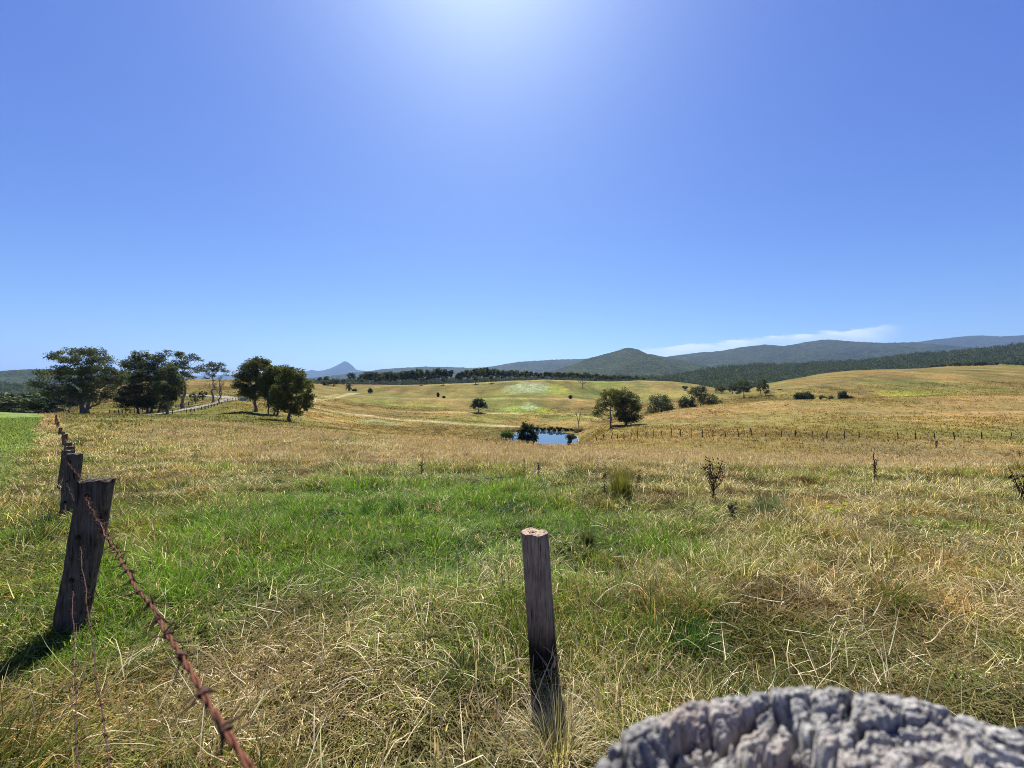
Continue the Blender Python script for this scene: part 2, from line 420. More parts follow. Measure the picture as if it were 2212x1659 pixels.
_RIDGE = []
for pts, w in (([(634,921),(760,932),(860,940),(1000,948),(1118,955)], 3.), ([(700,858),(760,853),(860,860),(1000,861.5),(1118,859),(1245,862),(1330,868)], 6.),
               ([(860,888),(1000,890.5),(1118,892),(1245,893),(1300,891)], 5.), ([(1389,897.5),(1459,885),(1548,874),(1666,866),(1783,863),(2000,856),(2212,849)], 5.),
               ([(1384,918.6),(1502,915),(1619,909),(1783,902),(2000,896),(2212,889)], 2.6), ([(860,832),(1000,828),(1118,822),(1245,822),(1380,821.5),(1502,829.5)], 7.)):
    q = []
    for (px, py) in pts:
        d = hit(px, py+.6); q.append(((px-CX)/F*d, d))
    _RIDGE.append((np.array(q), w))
def fence_x(y):     # the boundary line of the near fence
    return -1.17*y+.25
def green_amount(x, y):
    """0 straw, 1 lush"""
    g = .44+.0*x
    def blob(cx, cy, rx, ry, a):
        return a*np.exp(-(((x-cx)/rx)**2+((y-cy)/ry)**2))
    g = g+blob(-1.6, 6.3, 2.9, 2.3, .85)+blob(-4.5, 5.5, 2.0, 2.2, .2)+blob(-3.5, 10, 4, 2.5, .15)-.05+blob(-1.0, 9.5, 4.5, 3.5, .30)+blob(-2.2, 4.4, 1.3, .8, .35)+blob(-5, 8.5, 2.5, 3, .2)
    g = g+blob(-3.3, 2.6, .8, 1.1, .28)+blob(1.1, 3.0, .7, .5, .2)
    g = g-blob(2.2, 3.2, 1.6, 1.2, .25)-blob(-1.2, 2.3, 1.6, .9, .22)-blob(6, 8, 4, 1.5, .15)-blob(.3, 2.2, 1.2, .5, .18)+blob(7, 6, 4, 1.2, .12)
    g = g+(fbm(x*.55, y*.8, 40, 4)-.5)*1.15-.13*sst(1, 5, x)+(fbm(x*2.2, y*2.2, 41, 2)-.5)*.5
    g = g-.22*sst(10, 20, y)
    g = g+.25*np.exp(-((x-(fence_x(y)+.0))/np.maximum(.16*y+.3, .5))**2)*sst(25, 4, y)*.6
    return np.clip(g, 0, 1)
def seedband(x, y):
    """the zone of tan seed heads on the brow"""
    px = x/np.maximum(y, 1)*F+CX
    n = fbm(x*.25, y*.18, 50, 3)
    b = sst(13, 19, y)*sst(60, 40, y)*sst(200, 520, px)*sst(.36, .60, n+.14*sst(600, 900, px)+.25*(fbm(x*1.1, y*.5, 52, 2)-.5))
    return np.clip(b, 0, 1)
def paddock(x, y):
    """the mown green paddock on the far side of the fence"""
    off = fence_x(y)-x
    w = np.maximum(.045*y, .8)+(vnoise(y*.2, y*0, 9)-.5)*.8
    return sst(0, 1.2, off-w)*sst(5, 9, y)*sst(105, 80, y)
def ground_color(x, y):
    g = green_amount(x, y)[..., None]
    near = OLIVE*(1-g)*1.0+LUSH*g
    near = near*.7+STRAW*.3*(1-g)
    b = seedband(x, y)[..., None]
    near = (near*(1-b)+TAN*b)*np.array([.30,.27,.22])
    n = fbm(x*.045, y*.045, 60, 4)[..., None]; n2 = fbm(x*.012, y*.012, 61, 3)[..., None]
    far = BROWN*(.86+.5*(n-.5))
    far = far*(1-sst(.52, .66, n2)*.55)+np.array([.105, .112, .028])*sst(.52, .66, n2)*.55
    w = sst(22, 36, y)[..., None]
    c = near*(1-w)+far*w
    # western field greener, right side hill tan
    # contour ridges: paler on the brow, darker and greener in the fold below
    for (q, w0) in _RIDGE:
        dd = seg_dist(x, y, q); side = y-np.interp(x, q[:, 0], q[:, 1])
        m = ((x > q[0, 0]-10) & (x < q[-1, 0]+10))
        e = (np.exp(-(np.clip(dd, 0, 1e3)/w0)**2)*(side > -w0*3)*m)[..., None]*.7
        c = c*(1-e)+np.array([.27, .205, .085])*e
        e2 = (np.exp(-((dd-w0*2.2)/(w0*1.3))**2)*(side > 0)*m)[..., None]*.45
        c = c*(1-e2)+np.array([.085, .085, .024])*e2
    st = fbm(x*.10, y*.035, 66, 4)[..., None]; c = c*(1+(.9*(st-.5))*sst(30, 50, y)[..., None])
    c = c*(1-.35*sst(-40, -60, x)[..., None]*sst(110, 60, y)[..., None])+OLIVE*.7*.35*sst(-40, -60, x)[..., None]*sst(110, 60, y)[..., None]
    c = c*(1-.5*(sst(5, 40, x)*sst(60, 80, y)*sst(170, 120, y))[..., None])+TAN*np.array([.62,.60,.52])*.5*(sst(5, 40, x)*sst(60, 80, y)*sst(170, 120, y))[..., None]
    p = paddock(x, y)[..., None]
    c = c*(1-p)+np.array([.15, .19, .055])*p
    strip = (sst(0, .5, fence_x(y)-x)*sst(8, 14, y)*sst(110, 90, y))[..., None]*(1-p)
    c = c*(1-strip*.7)+TAN*.7*strip*.7
    for (cx, cy, rx, ry, col, s) in _P:
        m = (((x-cx)/rx)**2+((y-cy)/ry)**2)
        sel = m < 3
        if not sel.any(): continue
        e = sst(1.5, .5, m+1.6*(fbm(x*.35/(rx*.06+.3), y*.35/(rx*.06+.3), 77, 5)-.5)*1.5)*s*.6*(.35+1.3*vnoise(x*1.1, y*.35, 78))
        c = c*(1-e[..., None])+col*.62*e[..., None]
    for (q, w0, col) in _L:
        d = seg_dist(x, y, q)
        e = sst(w0*1.5, w0*.5, d)*(.6+.5*vnoise(x*.15, y*.15, 5))
        c = c*(1-np.clip(e, 0, 1)[..., None])+col*np.clip(e, 0, 1)[..., None]
    # pale mud rim of the pond
    rad = ((x-POND[0])/POND[2])**2+((y-POND[1])/POND[3])**2
    rad = rad*(1+.22*(fbm(x*.12, y*.12, 3)-.5)*2)
    e = (sst(.8, .95, rad)*sst(1.22, 1.08, rad))[..., None]
    c = c*(1-e)+np.array([.42, .39, .34])*e
    # woodland floor beyond the last field
    e = sst(560, 640, y)[..., None]
    c = c*(1-e)+np.array([.04, .06, .025])*e
    return np.clip(c, .01, .8)

# ------------------------------------------------------------------ ground sheet
def build_ground():
    yr = np.concatenate([[-30, -18, -10, -6, -3.5, -2, -1, -.4, 0, .25], np.exp(np.linspace(math.log(.45), math.log(1600), 760)), [2200, 4000, 8000, 17000]])
    ur = np.concatenate([np.linspace(-2.6, -1.5, 60)[:-1], np.linspace(-1.5, 1.5, 900), np.linspace(1.5, 2.6, 60)[1:]])
    Y, U = np.meshgrid(yr, ur, indexing='ij'); X = U*np.hypot(Y, 2.5)
    Z = H(X, Y); n, m = Y.shape
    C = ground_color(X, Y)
    V = np.stack([X, Y, Z], -1).reshape(-1, 3)
    i = np.arange(n-1)[:, None]*m+np.arange(m-1)[None]
    Fq = np.stack([i, i+1, i+m+1, i+m], -1).reshape(-1, 4)
    me = mesh_np('ground', V, Fq, M['ground'], C.reshape(-1, 3), smooth=True)
    return tag(obj('ground', me), kind='structure')
build_ground()

# pond water
def build_pond():
    a = np.linspace(0, 2*math.pi, 65)[:-1]
    V = [(POND[0], POND[1], WATER)]+[(POND[0]+POND[2]*1.12*math.cos(t), POND[1]+POND[3]*1.12*math.sin(t), WATER) for t in a]
    f = [[0, i+1, (i+1) % 64+1] for i in range(64)]
    me = bpy.data.meshes.new('pond_water'); me.from_pydata(V, [], f); me.materials.append(M['water'])
    tag(obj('pond_water', me), kind='structure')
build_pond()

# ------------------------------------------------------------------ hills
M['hill_far'] = mat_hill('far_hill_bush', (.004, .010, .005), (.048, .056, .020), .026)
M['hill_mid'] = mat_hill('hill_bush', (.004, .010, .003), (.055, .068, .020), .045)
def hill(name, ridge, D, W, back, base, mat, nx=520, ny=70, bump=5., cell=14., seed=1, spur=.25, xs=None):
    r = np.array(ridge, float)
    px = np.linspace(r[0, 0], r[-1, 0], nx)
    pz = np.interp(px, r[:, 0], r[:, 1])
    step = px[1]-px[0]
    k = max(1, int(1.5/step)); pz = gsm(pz, k)
    zr = CAMZ-(pz-CY)/F*D
    t = np.concatenate([np.linspace(-1, 0, 14)[:-1], np.linspace(0, 1, ny)])
    T, ZR = np.meshgrid(t, zr, indexing='ij'); X = np.tile((px-CX)/F*D, (len(t), 1))
    Y = np.where(T < 0, D-T*back, D-T*W)
    prof = np.where(T < 0, 1-T*T, (1-np.clip(T, 0, 1))**1.25)
    sp = 1-np.abs(2*fbm(X/(W*.38)+.3*T, Y/(W*1.3), seed, 4)-1)       # ridged spurs
    sp = (sp-.6)*spur*np.sin(math.pi*np.clip(np.abs(T), 0, 1))
    Z = base+(ZR-base)*np.clip(prof+sp, 0, 1.0)
    b = (fbm(X/cell, Y/cell, seed+5, 3)-.5)*2*bump+(vnoise(X/cell*2.3, Y/cell*2.3, seed+8)-.5)*bump
    Z = Z+b*np.clip(prof*3, 0, 1)
    n, m = Y.shape
    i = np.arange(n-1)[:, None]*m+np.arange(m-1)[None]
    Fq = np.stack([i, i+1, i+m+1, i+m], -1).reshape(-1, 4)
    me = mesh_np(name, np.stack([X, Y, Z], -1).reshape(-1, 3), Fq, mat, None, smooth=True)
    return tag(obj(name, me), kind='structure')
hill('sugarloaf_hill', [(-700,815),(0,813),(300,812),(430,811.5),(560,808),(640,804.5),(659,803),(672,799),(686,801.5),(700,799.5),(714,795.5),(726,790),(736,784.6),(743,780.3),(747.5,781),(754,786),(759,790.5),(763,796.5),(772,799.5),(785,801),(808,803),(900,808),(1300,812)],
     13000, 2200, 900, -60, M['hill_far'], 1400, 50, 5, 60, 3, .1)
hill('long_range_hill', [(620,822),(700,814),(760,806),(808,800.5),(830,797),(876,794),(924,792),(975,793),(1021,795),(1050,793),(1070,790.5),(1095,786),(1118,782),(1150,779.5),(1183,777.5),(1215,776.5),(1247,775.6),(1280,774),(1330,775),(1400,790),(1480,810)],
     6000, 2400, 900, -60, M['hill_far'], 800, 70, 7, 40, 13, .25)
hill('east_range_hill', [(1860,775),(1930,752),(1986,738.5),(2022,733),(2055,730),(2092,726),(2122,724.5),(2162,727),(2212,724),(2300,722),(2450,726),(2700,735)],
     6500, 2600, 900, -60, M['hill_far'], 700, 70, 7, 40, 23, .3)
hill('broad_forest_hill', [(1340,795),(1400,780),(1441,771),(1475,766),(1513,761.5),(1560,758),(1590,753),(1619,747.5),(1654,744.5),(1672,746),(1690,748.6),(1712,745),(1733,741.6),(1760,736.5),(1787,733),(1811,735.5),(1858,739),(1920,741),(1975,739),(1998,743),(2020,750),(2045,758),(2100,772),(2180,790)],
     4500, 2300, 900, -60, M['hill_far'], 900, 90, 6, 30, 33, .35)
hill('cone_hill', [(1140,815),(1200,800),(1235,788),(1267,775),(1285,770.5),(1302,766),(1325,760),(1340,755),(1354,751.3),(1364,752),(1378,755),(1396,764),(1418,768),(1441,772),(1470,778),(1502,785),(1540,794),(1600,806),(1700,820)],
     3000, 1500, 700, -50, M['hill_mid'], 700, 110, 5, 18, 43, .3)
hill('western_forest_hill', [(-700,785),(-300,795),(-100,801),(0,803),(32,801.5),(42,799.3),(77,797.6),(90,801),(105,806),(140,813),(200,820),(300,825),(420,828)],
     2200, 1000, 600, -50, M['hill_mid'], 700, 90, 4, 15, 53, .3)

# ------------------------------------------------------------------ camera, sky, sun
cam = bpy.data.cameras.new('camera'); cam.lens = 36*F/2212; cam.sensor_width = 36
cam.clip_start = .02; cam.clip_end = 60000
cam.dof.use_dof = True; cam.dof.focus_distance = 6.0; cam.dof.aperture_fstop = 4.2
co = bpy.data.objects.new('camera', cam); COL.objects.link(co); co.location = (0, 0, CAMZ); co.rotation_euler = (R(90), 0, 0)
SC.camera = co
SUN_EL, SUN_AZ = R(56), R(-4.6)          # azimuth clockwise from +Y
sun = bpy.data.lights.new('sun', 'SUN'); sun.energy = 4.9; sun.angle = R(.53); sun.color = (1, .95, .86)
so = bpy.data.objects.new('sun', sun); COL.objects.link(so)
sd = Vector((math.sin(SUN_AZ)*math.cos(SUN_EL), math.cos(SUN_AZ)*math.cos(SUN_EL), math.sin(SUN_EL)))
so.rotation_euler = sd.to_track_quat('Z', 'Y').to_euler(); so.location = (0, 0, 60)

def build_world():
    w = bpy.data.worlds.new('World'); SC.world = w; w.use_nodes = True; nt = w.node_tree; nt.nodes.clear()
    s = nd(nt, 'ShaderNodeTexSky', sky_type='NISHITA'); s.sun_disc = False
    s.sun_elevation = SUN_EL; s.sun_rotation = SUN_AZ; s.altitude = 200; s.air_density = 1.0; s.dust_density = SKY_DUST; s.ozone_density = SKY_OZ
    tc = nd(nt, 'ShaderNodeTexCoord'); g = tc.outputs['Generated']
    sc_ = nd(nt, 'ShaderNodeSeparateColor'); lk(nt, s.outputs[0], sc_.inputs[0]); cc = nd(nt, 'ShaderNodeCombineColor')
    for k, (ga, kk) in enumerate(SKY_CURVE):
        a_ = nd(nt, 'ShaderNodeMath', operation='POWER'); lk(nt, sc_.outputs[k], a_.inputs[0]); a_.inputs[1].default_value = ga
        b_ = nd(nt, 'ShaderNodeMath', operation='MULTIPLY'); lk(nt, a_.outputs[0], b_.inputs[0]); b_.inputs[1].default_value = kk/SKY_STR/2**EXPOSURE
        lk(nt, b_.outputs[0], cc.inputs[k])
    c = cc.outputs[0]
    # low bank of cloud in the east, thin wisps elsewhere near the horizon
    sx = nd(nt, 'ShaderNodeSeparateXYZ'); lk(nt, g, sx.inputs[0])
    def mth(op, a, b=None, c_=None):
        n = nd(nt, 'ShaderNodeMath', operation=op)
        for i, v in enumerate((a, b, c_)):
            if v is None: continue
            if isinstance(v, (int, float)): n.inputs[i].default_value = v
            else: lk(nt, v, n.inputs[i])
        return n.outputs[0]
    def mr(v, a, b, c0=0, c1=1, smooth=True):
        n = nd(nt, 'ShaderNodeMapRange'); n.interpolation_type = 'SMOOTHSTEP' if smooth else 'LINEAR'
        lk(nt, v, n.inputs[0])
        for i, q in zip((1, 2, 3, 4), (a, b, c0, c1)):
            if isinstance(q, (int, float)): n.inputs[i].default_value = q
            else: lk(nt, q, n.inputs[i])
        return n.outputs[0]
    yy = mth('MAXIMUM', sx.outputs[1], .05)
    U = mth('DIVIDE', sx.outputs[0], yy); Vv = mth('DIVIDE', sx.outputs[2], yy)
    cb = nd(nt, 'ShaderNodeCombineXYZ'); lk(nt, mth('MULTIPLY', U, 10), cb.inputs[0]); lk(nt, mth('MULTIPLY', Vv, 42), cb.inputs[1])
    nz = noise(nt, 1.6, 7, .62, cb.outputs[0]); nz2 = noise(nt, .8, 3, .5, cb.outputs[0])
    # top edge of the bank rises to the right: slope .085 at u=.33 to .15 at u=.98
    top = mr(U, .25, .98, .084, .154, False)
    edge = mth('ADD', top, mth('MULTIPLY', mth('SUBTRACT', nz, .5), .035))
    a = mr(mth('SUBTRACT', edge, Vv), -.001, .007)
    a = mth('MULTIPLY', a, mr(U, .20, .45)); a = mth('MULTIPLY', a, mr(U, 1.03, .93))
    lowf = mr(mth('SUBTRACT', edge, Vv), .0, .05, 1.0, .35)
    a = mth('MULTIPLY', a, lowf)
    a = mth('MULTIPLY', a, mr(nz2, .3, .6, .3, .9))
    # faint wisps
    cb2 = nd(nt, 'ShaderNodeCombineXYZ'); lk(nt, mth('MULTIPLY', U, 5), cb2.inputs[0]); lk(nt, mth('MULTIPLY', Vv, 60), cb2.inputs[1])
    wz = noise(nt, 1.0, 6, .6, cb2.outputs[0])
    wsp = mth('MULTIPLY', mr(wz, .52, .7), mth('MULTIPLY', mr(Vv, .075, .045), .45))
    a = mth('MAXIMUM', a, wsp)
    c = mixc(nt, a, c, CLOUD)
    b = nd(nt, 'ShaderNodeBackground'); b.inputs[1].default_value = SKY_STR; lk(nt, c, b.inputs[0])
    o = nd(nt, 'ShaderNodeOutputWorld'); lk(nt, b.outputs[0], o.inputs[0])
SKY_DUST, SKY_OZ, SKY_STR = 1.0, 1.0, .1
SKY_CURVE = ((1.221, .0457), (1.245, .0567), (.77, .2028))
EXPOSURE = 1.2
CLOUD = tuple(v/SKY_STR/2**EXPOSURE for v in (.86, .95, 1.05))
build_world()
SC.view_settings.view_transform = 'Standard'; SC.view_settings.look = 'None'; SC.view_settings.gamma = 1
SC.view_settings.exposure = EXPOSURE
SC.cycles.volume_bounces = 0; SC.cycles.max_bounces = 7; SC.cycles.diffuse_bounces = 2; SC.cycles.transmission_bounces = 4
SC.cycles.denoising_prefilter = 'NONE'
SC.cycles.pixel_filter_type = 'BLACKMAN_HARRIS'; SC.cycles.filter_width = .95
SC.cycles.caustics_reflective = False; SC.cycles.caustics_refractive = False

# ------------------------------------------------------------------ haze
def build_haze():
    x0, x1, y0, y1, z0, z1 = -21000, 21000, -100, 17500, -75, 960
    V = [(x, y, z) for z in (z0, z1) for (x, y) in ((x0, y0), (x1, y0), (x1, y1), (x0, y1))]
    f = [(3, 2, 1, 0), (4, 5, 6, 7), (0, 1, 5, 4), (1, 2, 6, 5), (2, 3, 7, 6), (3, 0, 4, 7)]
    me = bpy.data.meshes.new('haze'); me.from_pydata(V, [], f)
    m, nt = mat_new('haze_air')
    v = nd(nt, 'ShaderNodeVolumePrincipled'); v.inputs['Color'].default_value = (.34, .56, 1, 1)
    v.inputs['Density'].default_value = 3.6e-5; v.inputs['Anisotropy'].default_value = .3
    o = nd(nt, 'ShaderNodeOutputMaterial'); lk(nt, v.outputs[0], o.inputs['Volume'])
    me.materials.append(m); tag(obj('haze', me), kind='stuff')
build_haze()
# ------------------------------------------------------------------ trees
LEAFN, LEAFS = 1.15, 1.12
LEAF = dict(gum=((.030, .044, .018), (.105, .125, .055)), olive=((.045, .058, .014), (.15, .16, .042)),
            dark=((.014, .026, .012), (.035, .055, .022)), bush=((.018, .032, .012), (.05, .07, .022)),
            bright=((.05, .085, .02), (.11, .16, .04)), brown=((.07, .06, .03), (.14, .11, .06)))
def leaf_quads(C, n, rad, size, r, cols, flat=.6):
    n = int(n*LEAFN); size = size*LEAFS
    """n leaves around every clump centre C (k,3)"""
    k = len(C); N = k*n
    ctr = np.repeat(C, n, 0); rr = np.repeat(np.broadcast_to(rad, (k,)), n)
    dirs = r.normal(size=(N, 3)); dirs /= np.linalg.norm(dirs, axis=1, keepdims=True)
    q = r.random(N)**.45
    P = ctr+dirs*(rr*q)[:, None]*np.array([1, 1, flat])
    a = r.normal(size=(N, 3)); a[:, 2] -= .5; a /= np.linalg.norm(a, axis=1, keepdims=True)
    b = np.cross(a, r.normal(size=(N, 3))); b /= np.linalg.norm(b, axis=1, keepdims=True)+1e-9
    L = size*r.uniform(.6, 1.3, N)[:, None]; W = L*r.uniform(.35, .6, N)[:, None]
    V = np.stack([P-a*L*.5, P+b*W*.5, P+a*L*.5, P-b*W*.5], 1)
    t = np.clip(np.repeat(r.random(k), n)*.6+r.random(N)*.4, 0, 1)[:, None]
    c0, c1 = np.array(cols[0]), np.array(cols[1])
    return V, c0+(c1-c0)*t

def bend(p0, p1, r, n=6, wob=.06, sag=0):
    t = np.linspace(0, 1, n)[:, None]; L = np.linalg.norm(p1-p0)
    P = p0+(p1-p0)*t
    w = r.normal(size=(n, 3))*wob*L; w[0] = w[-1] = 0
    P = P+w*np.sin(t*math.pi)
    P[:, 2] += (-sag*L*np.sin(t[:, 0]*math.pi))
    return P

def make_tree(h, lobes, kind='gum', trunk_r=.25, nclump=60, nleaf=40, leaf=.3, clump=.9, seed=1, bole=.25, trunks=((0, 0),),
              flat=.55, twigs=True, surf=.5, low=-.9):
    """lobes: (x, y, z, rx, ry, rz) metres from the foot. Returns wood mesh builder, leaf mesh builder"""
    r = np.random.default_rng(seed)
    wood, crown = MB(), MB()
    lobes = [np.array(l, float) for l in lobes]
    vol = np.array([l[3]*l[4]+l[3]*l[5] for l in lobes]); vol /= vol.sum()
    stems = []
    for (tx, ty) in trunks:
        top = np.array([tx*2.2, ty*2.2, h*.72]); base = np.array([tx, ty, -.3])
        P = bend(base, top, r, 9, .025)
        rad = np.linspace(1, .22, 9)**1.1*trunk_r/len(trunks)**.5; rad[0] *= 1.5
        wood.tube(P, rad, 8); stems.append((P, rad))
    for l, v in zip(lobes, vol):
        c = l[:3]; k = max(3, int(round(nclump*v)))
        # the limb that carries this mass of foliage
        P, rad = min(stems, key=lambda s: np.hypot(*(s[0][4, :2]-c[:2])))
        zt = np.clip(c[2]-.5*np.hypot(c[0]-P[3, 0], c[1]-P[3, 1])-l[5]*.5, h*bole, h*.68)
        j = int(np.argmin(abs(P[:, 2]-zt))); j = max(j, 1)
        LP = bend(P[j], c+np.array([0, 0, -l[5]*.15]), r, 7, .05, .06)
        lr = min(rad[j]*.75, trunk_r*.5)
        wood.tube(LP, np.linspace(lr, lr*.25, 7), 6)
        d = r.normal(size=(k*4, 3)); d /= np.linalg.norm(d, axis=1, keepdims=True); d = d[d[:, 2] > low][:k]
        C = c+d*l[3:6]*(surf+(1-surf)*r.random(len(d))**.5)[:, None]
        cr = clump*r.uniform(.6, 1.35, len(C))
        Vq, cc = leaf_quads(C, nleaf, cr, leaf, r, LEAF[kind], flat)
        crown.quads(Vq, cc)
        if twigs:
            for q in C:
                a = LP[r.integers(2, 7)]
                wood.tube(bend(a, q, r, 4, .07), np.linspace(lr*.28, lr*.07, 4), 4, cap=False)
    return wood, crown

def place_tree(name, label, px, py, lobes_px, d=None, bark='bark', group=None, cat='tree', **kw):
    """lobes are given in picture units around the foot and turned into metres at the tree's distance"""
    x, y, z = spot(px, py, d)
    m = y/F
    r = np.random.default_rng(kw.get('seed', 1)+100)
    L = []
    for q in lobes_px:
        cx, cy, rx, rz = q[:4]
        dy = q[4] if len(q) > 4 else r.uniform(-.5, .5)*max(rx, 8)
        foot = CY-(z-CAMZ)/m      # reading of the foot itself
        L.append(((cx-px)*m, dy*m, (foot-cy)*m, rx*m, rx*m*.95, rz*m))
    top = max(l[2]+l[5] for l in L)
    kw['clump'] = kw.get('clump', .9)*1.07; kw['flat'] = min(1., kw.get('flat', .6)+.18)
    wood, crown = make_tree(top, L, **kw)
    t = thing(name, label, cat, (x, y, z), 0, group)
    obj('trunk', wood.mesh('trunk', M[bark], True), t); obj('crown', crown.mesh('crown', M['leaf']), t)
    return t

# --- large trees by the road, left
place_tree('gum_tree', 'largest spreading gum tree, leftmost of the row, behind the far end of the wire fence', 181, 898,
 [(180,772,48,16,-6),(140,776,22,8,0),(215,783,24,8,4),(188,760,30,7,8),(180,797,36,10,-12),(112,806,27,7,5),(98,803,12,4,10),(150,800,32,9,12),(135,828,34,16,-20),(225,800,28,8,-8),(243,812,24,9,6),(262,803,14,6,0),(205,826,40,16,14),(168,848,38,13,-24),(225,838,30,14,-14),(140,850,22,9,8),(180,815,40,20,22),(160,862,26,8,20),(212,858,24,9,10)],
 d=95, kind='gum', trunk_r=.7, nclump=400, nleaf=70, leaf=.33, clump=1.0, seed=3, bole=.06, trunks=((0,0),(.5,.3),(-.5,.2)), flat=.55)
place_tree('gum_tree', 'dense dark gum tree with a round top just right of the largest one', 315, 895,
 [(300,770,17,9,0),(285,785,20,12,5),(305,790,24,12,-8),(335,775,18,9,6),(345,790,20,12,0),(275,812,18,10,4),(325,812,36,16,-10),(295,830,34,16,10),(350,825,26,16,4),(372,815,12,9,0),(275,850,20,14,0),(310,858,34,16,-14),(345,856,28,16,-8),(300,874,24,9,-10),(330,876,28,9,6),(262,808,10,5,0)],
 d=112, kind='gum', trunk_r=.55, nclump=380, nleaf=85, leaf=.38, clump=1.15, seed=5, bole=.08, trunks=((-2.2,0),(0,.6),(1.6,-.4),(2.8,.8)), flat=.55)
place_tree('gum_tree', 'slim dark gum leaning over the roadside rail fence, in front of the tall thin one', 361, 898,
 [(366,800,16,12,0),(378,822,16,12,4),(355,835,17,13,-4),(372,848,15,12,6),(362,862,14,8,0),(385,836,9,8,2)],
 d=104, kind='gum', trunk_r=.28, nclump=120, nleaf=70, leaf=.36, clump=1.0, seed=6, bole=.12, flat=.6)
place_tree('gum_tree', 'tall thin gum with open lacy crown beside the gravel road', 395.6, 881,
 [(371,764,16,6,0),(392,768,14,7,4),(412,773,14,7,-4),(424,778,9,6,3),(380,784,17,8,6),(402,790,18,9,-5),(420,798,11,7,0),(388,806,15,7,4),(408,814,10,5,0),(372,797,10,6,0)],
 d=128, kind='gum', trunk_r=.5, nclump=105, nleaf=42, leaf=.38, clump=1.05, seed=8, bole=.3, flat=.5, bark='bark')
place_tree('gum_tree', 'small umbrella shaped gum with bare pale trunk by the road bend', 460, 868,
 [(445,793,13,7,0),(462,788,14,6,4),(478,790,12,7,-3),(436,803,11,6,0),(487,803,9,8,2),(468,802,14,6,0),(452,812,9,4,3)],
 d=150, kind='gum', trunk_r=.42, nclump=70, nleaf=38, leaf=.42, clump=1.15, seed=9, bole=.45, flat=.5, bark='bark')
# --- clump on the brow, left of centre
place_tree('gum_tree', 'tall gum with pale trunk at the left end of the green clump', 552, 885.5,
 [(553,782,16,8,0),(535,797,17,10,4),(566,792,16,10,-3),(520,812,14,9,0),(545,815,20,12,6),(568,815,14,12,-5),(518,832,11,7,0),(536,842,16,9,3),(558,838,14,10,0),(545,856,12,6,0),(524,850,9,6,2),(574,780,6,5,0)],
 d=108, kind='olive', trunk_r=.42, nclump=230, nleaf=80, leaf=.36, clump=1.05, seed=12, bole=.25, flat=.6, bark='bark')
place_tree('gum_tree', 'gum in the middle of the green clump with several thin trunks', 588, 893,
 [(590,800,16,9,0),(580,820,17,12,5),(604,805,16,10,-4),(598,832,20,14,8),(582,848,16,10,0),(606,855,16,12,4),(594,870,14,8,0),(572,838,14,12,3),(612,838,14,12,-3),(590,812,20,12,0),(600,860,18,10,0),(574,822,13,13,-2),(572,852,12,9,2),(612,818,15,12,2)],
 d=106, kind='olive', trunk_r=.34, nclump=330, nleaf=80, leaf=.36, clump=1.05, seed=13, bole=.2, trunks=((-1.,0),(.3,.4),(1.4,-.2)), flat=.6)
place_tree('gum_tree', 'broad leafy gum at the right end of the green clump, foliage almost to the ground', 626, 913.5,
 [(612,798,17,8,0),(634,803,18,9,4),(648,815,15,10,-4),(620,818,24,14,8),(655,833,19,12,0),(604,840,19,14,4),(632,840,28,16,-12),(668,852,11,9,0),(612,862,20,13,-6),(645,864,22,12,6),(660,876,14,8,-3),(626,880,18,10,4),(604,882,12,9,0),(640,892,12,5,0),(672,862,5,6,0)],
 d=88, kind='olive', trunk_r=.34, nclump=250, nleaf=80, leaf=.32, clump=.85, seed=14, bole=.14, flat=.6)
# --- trees in the valley, right of the pond
place_tree('gum_tree', 'sparse gum showing its forked pale trunk, left of the pair near the valley fence', 1319.3, 924,
 [(1314,850,17,10,0),(1330,852,14,10,3),(1302,868,13,9,0),(1324,870,16,10,-4),(1292,882,8,11,0),(1290,896,7,8,0),(1308,882,9,6,2),(1336,876,8,7,0)],
 d=97, kind='olive', trunk_r=.3, nclump=150, nleaf=42, leaf=.26, clump=.7, seed=20, bole=.25, flat=.65, bark='bark')
place_tree('gum_tree', 'dense dark gum, right of the pair near the valley fence', 1352, 923,
 [(1350,852,18,10,0),(1363,862,16,11,3),(1338,868,14,12,0),(1370,878,13,14,-4),(1352,880,20,14,5),(1340,896,14,12,0),(1362,898,17,12,3),(1374,903,11,10,0),(1350,906,16,7,-3)],
 d=98, kind='gum', trunk_r=.34, nclump=170, nleaf=65, leaf=.30, clump=.85, seed=21, bole=.15, flat=.7)
place_tree('spreading_tree', 'wide dome of grey green foliage behind the brow, right of the tree pair', 1428, 893,
 [(1425,864,22,11,0),(1440,872,16,12,4),(1410,878,13,12,0),(1428,882,22,10,-5),(1448,886,9,8,3),(1404,889,8,8,0)],
 d=172, kind='gum', trunk_r=.4, nclump=110, nleaf=45, leaf=.5, clump=1.4, seed=22, bole=.1, flat=.75)
place_tree('dark_bush', 'rounded dark bush tree at the left foot of the tallest valley clump', 1485, 881,
 [(1485,864,13,9,0),(1478,872,11,8,3),(1496,872,9,9,0),(1486,877,13,6,-3)],
 d=178, kind='dark', trunk_r=.3, nclump=60, nleaf=45, leaf=.5, clump=1.2, seed=23, bole=.1, flat=.8)
place_tree('gum_tree', 'tallest tree of the valley clump on the far side of the brow', 1514, 876,
 [(1508,840,14,8,0),(1498,850,10,7,3),(1522,848,14,9,0),(1534,858,10,8,-3),(1512,858,14,8,4),(1526,868,13,7,0)],
 d=186, kind='gum', trunk_r=.4, nclump=95, nleaf=45, leaf=.5, clump=1.3, seed=24, bole=.2, flat=.65)
place_tree('dark_bush', 'low straggling bush at the right foot of the tallest valley clump', 1546, 874,
 [(1540,868,9,5,0),(1551,869,8,5,0)], d=186, kind='gum', trunk_r=.15, nclump=25, nleaf=40, leaf=.45, clump=1.0, seed=25, bole=.05, flat=.8)
